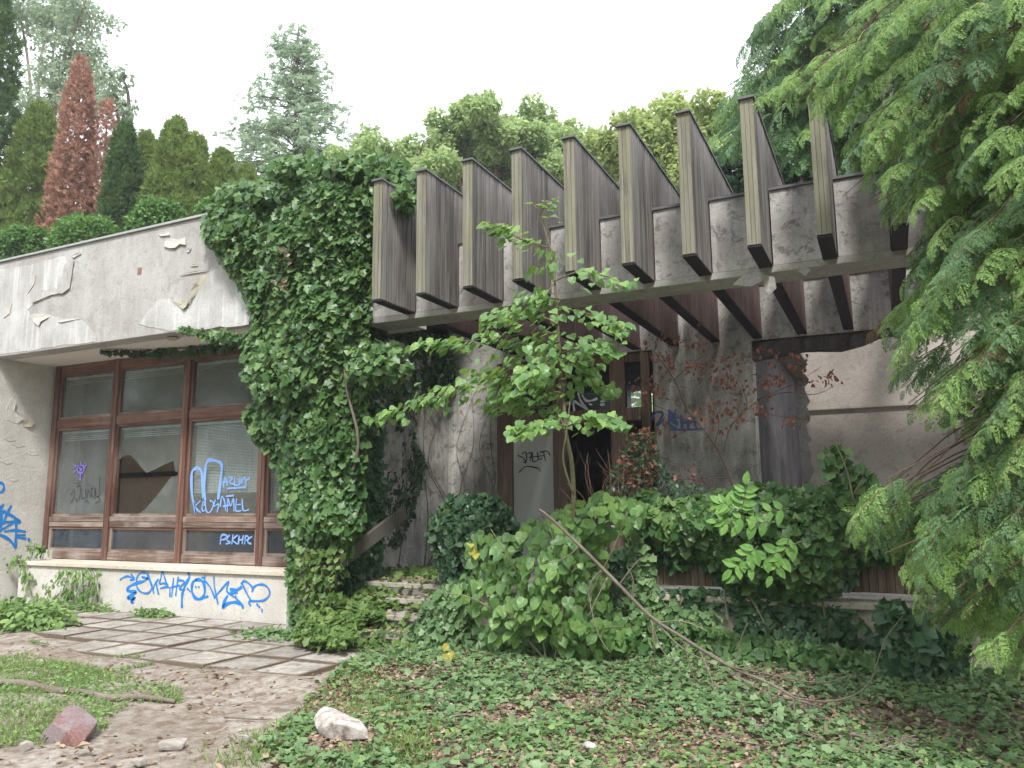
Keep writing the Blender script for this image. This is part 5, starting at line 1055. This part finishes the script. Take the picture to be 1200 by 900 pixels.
MASK1 = [(985, 235), (1000, 195), (960, 150), (940, 128), (880, 128), (872, 100), (905, 60), (930, 20), (960, -50), (1262, -50), (1262, 830), (1200, 800), (1170, 790), (1120, 788), (1118, 760), (1140, 740), (1090, 745), (1062, 720), (1058, 690), (1040, 665), (1000, 650), (985, 625), (990, 600), (1000, 572), (1040, 560), (1090, 552), (1130, 545), (1128, 520), (1090, 505), (1060, 492), (1040, 470), (1030, 440), (1040, 410), (1006, 392), (1010, 372), (1046, 350), (1064, 320), (1050, 300), (1060, 270), (1010, 258)]
TIP1 = MASK1
conifer('cypress_tree', 'large drooping green cypress filling the right side in front of the pergola', (2.3, 6.3), 9.0, MASK1, 340, (5.2, 6.9), MASK1, 0.16, ('cypress', 'cypressdark', 'deadcypress'), spn=26, reach=1.25, zmin=0.45)
UP = [(905, 120), (900, 70), (940, 0), (960, -60), (1330, -60), (1330, 480), (1100, 420), (1080, 300), (1090, 200), (1020, 160), (960, 120)]
UPP = [(820, 180), (832, 140), (850, 100), (862, 50), (890, 20), (915, -5), (960, -50), (1110, -50), (1130, 200), (1110, 330), (1060, 330), (1040, 235), (950, 215), (900, 215), (868, 200), (840, 190)]
conifer('cypress_tree', 'dark tall cypress rising behind the right end of the pergola', (2.6, 13.6), 15.0, UPP, 240, (12.2, 14.6), UPP, 0.42, ('cypressdark', 'cypress', 'thujadark'), spn=16, reach=2.8, trad=0.22, zmin=4.0)

# dry twigs lying in the litter
TWP = tag(empty('twig_pile', tuple(onZ(1015, 880, 0))), 'loose heap of thin dry twigs in the leaf litter at the bottom right', 'twigs'); s = MB(); c0 = onZ(1015, 880, 0.0)
for k in range(70):
    a = rng.random()*6.28; q = c0+np.array([rng.normal()*0.16, rng.normal()*0.13, 0.02+0.05*rng.random()]); v_ = np.array([math.cos(a), math.sin(a), rng.normal()*0.25])*(0.06+0.14*rng.random()); q[2] += gh(q[0], q[1]); s.tube(smooth_path([q-v_, q+rng.normal(size=3)*0.012, q+v_], 3), [0.0035, 0.0015], 4)
tag(s.build('twigs', M['deadwood'], TWP), kind='stuff')
for k, (u, v, L_, an, lb) in enumerate(((560, 850, 0.5, 0.4, 'short dry stick on the ground ivy right of the white rock'), (840, 868, 0.6, -0.3, 'dry stick in the leaf litter below the fallen branch'), (1080, 862, 0.55, 0.7, 'thin dry stick among ground ivy below the conifer'), (290, 842, 0.4, 0.2, 'small dry stick at the edge of the dirt path'))):
    q = onZ(u, v, 0.0); q[2] = gh(q[0], q[1])+0.035; w_ = np.array([math.cos(an), math.sin(an), 0.03])*L_/2
    tag(MB().tube(smooth_path([q-w_, q-w_*0.3+rng.normal(size=3)*0.015, q+w_*0.4+rng.normal(size=3)*0.015, q+w_], 4), [0.009, 0.004], 5).build('dry_stick', M['deadwood'], None, True), lb, 'stick')
# spalled patches on the beam edge
bmo = PG
for q_ in ([(858, 334), (872, 322), (886, 316), (898, 320), (893, 330), (880, 336)], [(896, 322), (908, 325), (910, 338), (902, 346), (895, 338)], [(935, 318), (943, 312), (950, 316), (944, 324)]):
    flake(q_, lambda x, y: onY(x, y, YP), (0, -1, 0), 0.02, M['beam'], bmo, 'spall')
# ================================================================== BACKGROUND TREES
def cone_tree(name, label, px_, top, Y, halfw, mat, n, size, basepx=330, pw_=0.75, group=None, two=None, mat2=None, tmpl=TUFT, lim=0.9):
    tp = onY(px_, top, Y); H = tp[2]; c_ = np.array([tp[0], Y, 0]); sc = np.linalg.norm(tp-EYE)/FPX; Rm = halfw*((tp-EYE)@fw)/FPX
    o = tag(empty(name, (c_[0], Y, 0)), label, 'tree', group)
    MB().tube([c_-[0, 0, 0.2], c_+[0.05, 0, H*0.5], c_+[0, 0, H*0.96]], [0.05+H*0.014, 0.03+H*0.008, 0.02], 8).build('trunk', M['bark'], o, True)
    zlow = max(0.4, onY(px_, basepx, Y)[2]); z = zlow+(H-zlow)*(1-(1-rng.random(n))**0.62*1.0)**1.0; z = zlow+(H-zlow)*rng.beta(1.0, 1.35, n)
    u = (z-zlow)/(H-zlow); R_ = Rm*np.clip(1-u**1.9, 0.0, 1)**0.62*(0.85+0.15*u)+0.05; th = rng.random(n)*6.283
    nz = noise(np.stack([np.cos(th)*1.2+c_[0], np.sin(th)*1.2, z*0.9], -1), 0.9); rr = R_*(1+0.3*nz+0.26*noise(np.stack([np.cos(th)*2.6+c_[0], np.sin(th)*2.6, z*2.0], -1), 1.3))*(lim+0.18*rng.random(n))*np.where(rng.random(n) < 0.25, rng.random(n)**0.5, 1)
    P = np.stack([c_[0]+rr*np.cos(th), Y+rr*np.sin(th), z], -1); kp = noise(P, 1.7) > (-0.35 if mat == 'deadthuja' else -0.8)-0.5*rng.random(n); P = P[kp]; th = th[kp]; z = z[kp]; n = len(P); rad_ = np.stack([np.cos(th), np.sin(th), 0*th], -1)
    n2_ = n; tip = rad_*0.6+[0, 0, 0.6]+rng.normal(size=(n, 3))*0.4; nv = rad_+rng.normal(size=(n, 3))*0.5
    V, T_ = scatter(tmpl, P, frames(tip, nv), size*0.56*(0.45+0.95*rng.random(n)))
    tag(trimesh('crown', V, T_, M[mat], o), kind='stuff')
    return o
cone_tree('thuja_tree', 'tall dark thuja at the far left edge of the photo', -10, -30, 16, 52, 'thujadark', 11000, 0.42, pw_=1)
cone_tree('thuja_tree', 'green thuja standing just left of the dead brown one', 48, 122, 17, 36, 'thuja', 9000, 0.4)
cone_tree('dead_thuja_tree', 'dead reddish brown thuja with the taller spire', 97, 68, 16.5, 24, 'deadthuja', 6200, 0.36)
cone_tree('dead_thuja_tree', 'slimmer dead brown thuja touching the right side of the taller dead one', 127, 118, 17, 15, 'deadthuja', 2200, 0.34)
cone_tree('thuja_tree', 'green thuja immediately right of the dead brown pair', 148, 145, 16.5, 21, 'thujadark', 5000, 0.36)
cone_tree('thuja_tree', 'narrow thuja with brownish top between two green thujas', 172, 154, 17.5, 18, 'thuja', 4600, 0.36)
cone_tree('thuja_tree', 'broad rounded yellow-green thuja in the middle of the left row', 208, 142, 16.5, 30, 'thuja', 9000, 0.38)
cone_tree('thuja_tree', 'thuja right behind the broad rounded one', 232, 158, 18.5, 22, 'thuja', 4600, 0.38)
cone_tree('thuja_tree', 'small pale thuja left of the big ivy top', 262, 176, 17.5, 21, 'thuja', 4600, 0.36)
cone_tree('thuja_tree', 'lowest thuja peeping over the left edge of the ivy', 290, 196, 18, 20, 'thuja', 3800, 0.36)
for i, (a, b, w, lb) in enumerate(((70, 250, 70, 'bright green bush behind the roof under the dead thuja'), (0, 262, 60, 'green bush at the far left behind the roof edge'), (160, 232, 55, 'bushy undergrowth behind the roof under the green thujas'), (240, 228, 40, 'small bush behind the highest roof corner'))):
    P0 = onY(a, b, 13.2+0.4*i); w_m = w*13/FPX; c_ = np.array([P0[0], P0[1]+w_m, 0])
    o = tag(empty('bush', tuple(c_)), lb, 'bush'); n = 6500; dd = nrm(rng.normal(size=(n, 3))); P = np.array([c_[0], c_[1], P0[2]-w_m*0.8])+dd*np.array([w_m, w_m, w_m*0.95])*(0.75+0.3*rng.random(n))[:, None]*(1+0.2*noise(dd*2+i, 1.2))[:, None]
    tag(trimesh('foliage', *leafset(P, dd+rng.normal(size=(n, 3))*0.6+[0, 0, -0.2], dd+rng.normal(size=(n, 3))*0.5+[0, 0, 0.4], 0.13*(0.6+0.7*rng.random(n)), OVATE), M['bush'], o), kind='stuff')
    s = MB(); [stems(s, [c_, c_+[rng.normal()*0.3, rng.normal()*0.3, P0[2]*0.6], c_+[rng.normal()*0.6, rng.normal()*0.6, P0[2]*0.9]], 0.05, 0.01) for _ in range(5)]; s.build('stem', M['bark'], o, True)
# grey-green larch
def larch(px_, top, Y, halfw, label):
    tp = onY(px_, top, Y); H = tp[2]; dep = (tp-EYE)@fw; o = tag(empty('larch_tree', (tp[0], Y, 0)), label, 'tree')
    MB().tube([(tp[0], Y, -0.2), (tp[0], Y, H)], [0.3, 0.03], 8).build('trunk', M['bark'], o, True)
    Rm = halfw*dep/FPX; Q, Tt, S_ = [], [], MB()
    for k in range(520):
        u = rng.random()**0.75; z = H-u*(H-6.0)*1.0-0.2; L = Rm*(0.08+2.3*u**0.95)*(0.75+0.4*rng.random()); a = rng.random()*6.283; hd = np.array([math.cos(a), math.sin(a), 0])
        Pb = np.array([np.array([tp[0], Y, z])+hd*L*s_+np.array([0, 0, 0.15*L*s_-0.28*L*s_*s_]) for s_ in np.linspace(0, 1, 6)]); S_.tube(Pb, [0.05, 0.01], 4, False)
        for _ in range(int(8+34*u)):
            s_ = (0.2+0.8*rng.random()**0.7)*4.99; i = int(s_); q = Pb[i]+(Pb[i+1]-Pb[i])*(s_-i); Q.append(q+rng.normal(size=3)*[0.35, 0.35, 0.16]); Tt.append(hd*0.7+rng.normal(size=3)*0.5+np.array([0, 0, -0.35]))
    tag(S_.build('branches', M['bark'], o), kind='stuff'); Q = np.array(Q); k = len(Q)
    tag(trimesh('crown', *scatter(TUFT, Q, frames(np.array(Tt), np.array([0, -0.4, 0.8])+rng.normal(size=(k, 3))*0.4), 0.45*(0.6+0.7*rng.random(k))), M['larch'], o), kind='stuff')
larch(350, 28, 30, 88, 'tall pale grey-green pointed conifer standing alone behind the ivy')
# broadleaf crowns
def broad(name, label, Y, lobes, mat, n, size, trunk=True, tmpl=KITE, thin=0.0, shell=0.55, cat='tree'):
    cs = [(onY(a, b, Y+rng.normal()*0.8), r) for a, b, r in lobes]; dep = (cs[0][0]-EYE)@fw; k_ = dep/FPX
    mx_ = np.mean([c_[0][0] for c_ in cs]); o = tag(empty(name, (mx_, Y, 0)), label, cat); zb_ = min(c_[0][2]-c_[1]*k_ for c_ in cs)
    ht = max(c_[0][2] for c_ in cs)
    MB().tube([(mx_, Y, -0.2), (mx_+0.2, Y, zb_*0.7), (mx_, Y, ht*0.9)], [0.3, 0.22, 0.05], 8).build('trunk', M['bark'], o, True)
    s = MB(); Ps, Ds = [], []; tot = sum(r*r for _, r in cs)
    cs2 = []
    for c_, r in cs:
        cs2.append((c_, r*0.5)); [cs2.append((c_+nrm(rng.normal(size=3))*r*k_*(0.55+0.45*rng.random()), r*(0.22+0.22*rng.random()))) for _ in range(9)]
    tot = sum(r*r for _, r in cs2)
    for c_, r in cs:
        R_ = r*k_; s.tube(smooth_path([(mx_+0.1, Y, max(0.5, min(zb_, c_[2]-R_)*0.75)), ((mx_+c_[0])/2, Y, (zb_+c_[2])/2), tuple(c_+[0, 0, R_*0.3])], 4), [0.13, 0.03], 5, False)
        for _ in range(5): v = nrm(rng.normal(size=3))*R_*0.85; s.tube([tuple(c_), tuple(c_+v*0.5+[0, 0, 0.1]), tuple(c_+v)], [0.04, 0.012], 4, False)
    for c_, r in cs2:
        R_ = r*k_; m_ = int(n*r*r/tot); dd = nrm(rng.normal(size=(m_, 3))); nz = noise(dd*1.6+c_*0.7, 1.0)
        rr = R_*(1+0.3*nz)*(shell+(1.05-shell)*rng.random(m_)**0.6); P = c_+dd*rr[:, None]*[1, 1, 0.92]; P = P+R_*0.16*np.stack([noise(P*0.5+7, 2.2), noise(P*0.5+3, 2.2), noise(P*0.5, 2.2)], -1)
        kk = noise(P*0.75, 1.6) > (-0.75+thin)-0.5*rng.random(m_); Ps.append(P[kk]); Ds.append(dd[kk])
    tag(s.build('branches', M['bark'], o), kind='stuff'); P = np.vstack(Ps); dd = np.vstack(Ds); k = len(P)
    tag(trimesh('crown', *leafset(P, dd*0.5+[0, 0, -0.4]+rng.normal(size=(k, 3))*0.6, dd*0.6+[0, 0, 0.6]+rng.normal(size=(k, 3))*0.5, size*(0.6+0.8*rng.random(k)), tmpl), M[mat], o), kind='stuff')
broad('broadleaf_tree', 'tall leafy tree behind the pergola, left of centre', 27, [(540, 150, 34), (572, 148, 34), (520, 190, 36), (560, 200, 42), (600, 160, 36), (610, 210, 42)], 'broad', 30000, 0.19, thin=0.35)
broad('broadleaf_tree', 'leafy tree behind the middle of the pergola touching the taller one', 29, [(640, 155, 34), (655, 190, 40), (625, 195, 38), (690, 200, 34), (650, 225, 44)], 'broad', 18000, 0.2, thin=0.35)
broad('broadleaf_tree', 'low tree between the ivy top and the tall leafy tree', 24, [(470, 195, 30), (492, 182, 30), (510, 205, 34), (450, 185, 26), (425, 182, 28), (480, 225, 34), (400, 190, 20)], 'broad', 13000, 0.18, thin=0.35)
broad('broadleaf_tree', 'low hazy treetops filling the gap above the left fins', 33, [(430, 205, 26), (465, 215, 28), (510, 200, 30), (560, 215, 34), (610, 200, 34), (660, 205, 36), (700, 180, 30), (740, 200, 40), (690, 215, 36)], 'broad', 20000, 0.22, thin=0.25)
broad('yellow_green_tree', 'yellow-green leafy tree behind the fins right of centre', 26, [(800, 140, 36), (765, 150, 34), (735, 165, 34), (715, 195, 36), (830, 160, 38), (780, 190, 50), (860, 190, 50), (820, 215, 50)], 'yellowbroad', 24000, 0.2, thin=0.35)
broad('broadleaf_tree', 'dark green tree showing through the right fins', 19, [(900, 190, 40), (940, 180, 45), (980, 200, 50), (860, 215, 34), (1020, 210, 50)], 'ivydark', 14000, 0.2, thin=0.0)
broad('poplar_tree', 'thin pale poplar crown above the thujas at the top left', 22, [(60, 30, 48), (95, 60, 38), (70, 90, 40), (100, 10, 36), (20, 20, 40), (110, 110, 26), (40, 120, 40)], 'poplar', 11000, 0.2, thin=0.45, shell=0.3)
broad('poplar_tree', 'sparse leafy twigs of a small poplar right above the dead thuja', 21, [(142, 95, 17), (128, 112, 18), (146, 124, 12), (120, 90, 14)], 'poplar', 700, 0.2, thin=0.35, shell=0.2)
# a far line of woodland closing the view between the trees
wp = []
for i in range(26):
    x = -60+i*4.2; R_ = 3.2+rng.random()*1.6; c_ = np.array([x, 46+rng.normal()*2, 4.2+rng.random()*1.5]); m_ = 1500; dd = nrm(rng.normal(size=(m_, 3))); wp.append((c_+dd*np.array([R_, R_, R_*1.1])*(0.8+0.3*rng.random((m_, 1))), dd))
P = np.vstack([a for a, b in wp]); dd = np.vstack([b for a, b in wp])
tag(trimesh('woodland', *leafset(P, dd+rng.normal(size=P.shape)*0.5, dd+rng.normal(size=P.shape)*0.5, 0.55*(0.6+0.7*rng.random(len(P))), KITE), M['broad']), 'distant mass of woodland closing the view behind the building', 'woodland', kind='stuff')

# woodland on the viewer's side of the clearing, mirrored in the windows
wp = []
for i in range(26):
    a = math.radians(172+i*7.2); R_ = 2.6+rng.random()*2.0; c_ = np.array([-3+24*math.cos(a), 1+20*math.sin(a), 3.4+rng.random()*4.0]); m_ = 900; dd = nrm(rng.normal(size=(m_, 3))); wp.append((c_+dd*np.array([R_, R_, R_*1.5])*(0.7+0.4*rng.random((m_, 1))), dd))
P = np.vstack([a for a, b in wp]); P[:, 2] = np.maximum(P[:, 2], 0.2); dd = np.vstack([b for a, b in wp])
tag(trimesh('woodland', *leafset(P, dd+rng.normal(size=P.shape)*0.5, dd+rng.normal(size=P.shape)*0.5, 0.6*(0.6+0.7*rng.random(len(P))), KITE), M['bush']), 'woodland on the near side of the clearing, mirrored faintly in the window panes', 'woodland', kind='stuff')

# ================================================================== LENS VEIL, IMITATED BY AN ADDED VOLUME
hz, t, N = newmat('veil'); v = N('ShaderNodeVolumePrincipled'); v.inputs['Color'].default_value = (0.92, 0.96, 1.0, 1); v.inputs['Density'].default_value = 0.001
o_ = N('ShaderNodeOutputMaterial'); lk(t, v.outputs[0], o_.inputs['Volume'])
tag(MB().box(-75, 75, -34, 62, -1.2, 26).build('veil_volume', hz), 'thin added volume imitating pale lens veil over the far trees', 'veil_volume', kind='stuff')
S.cycles.volume_bounces = 0
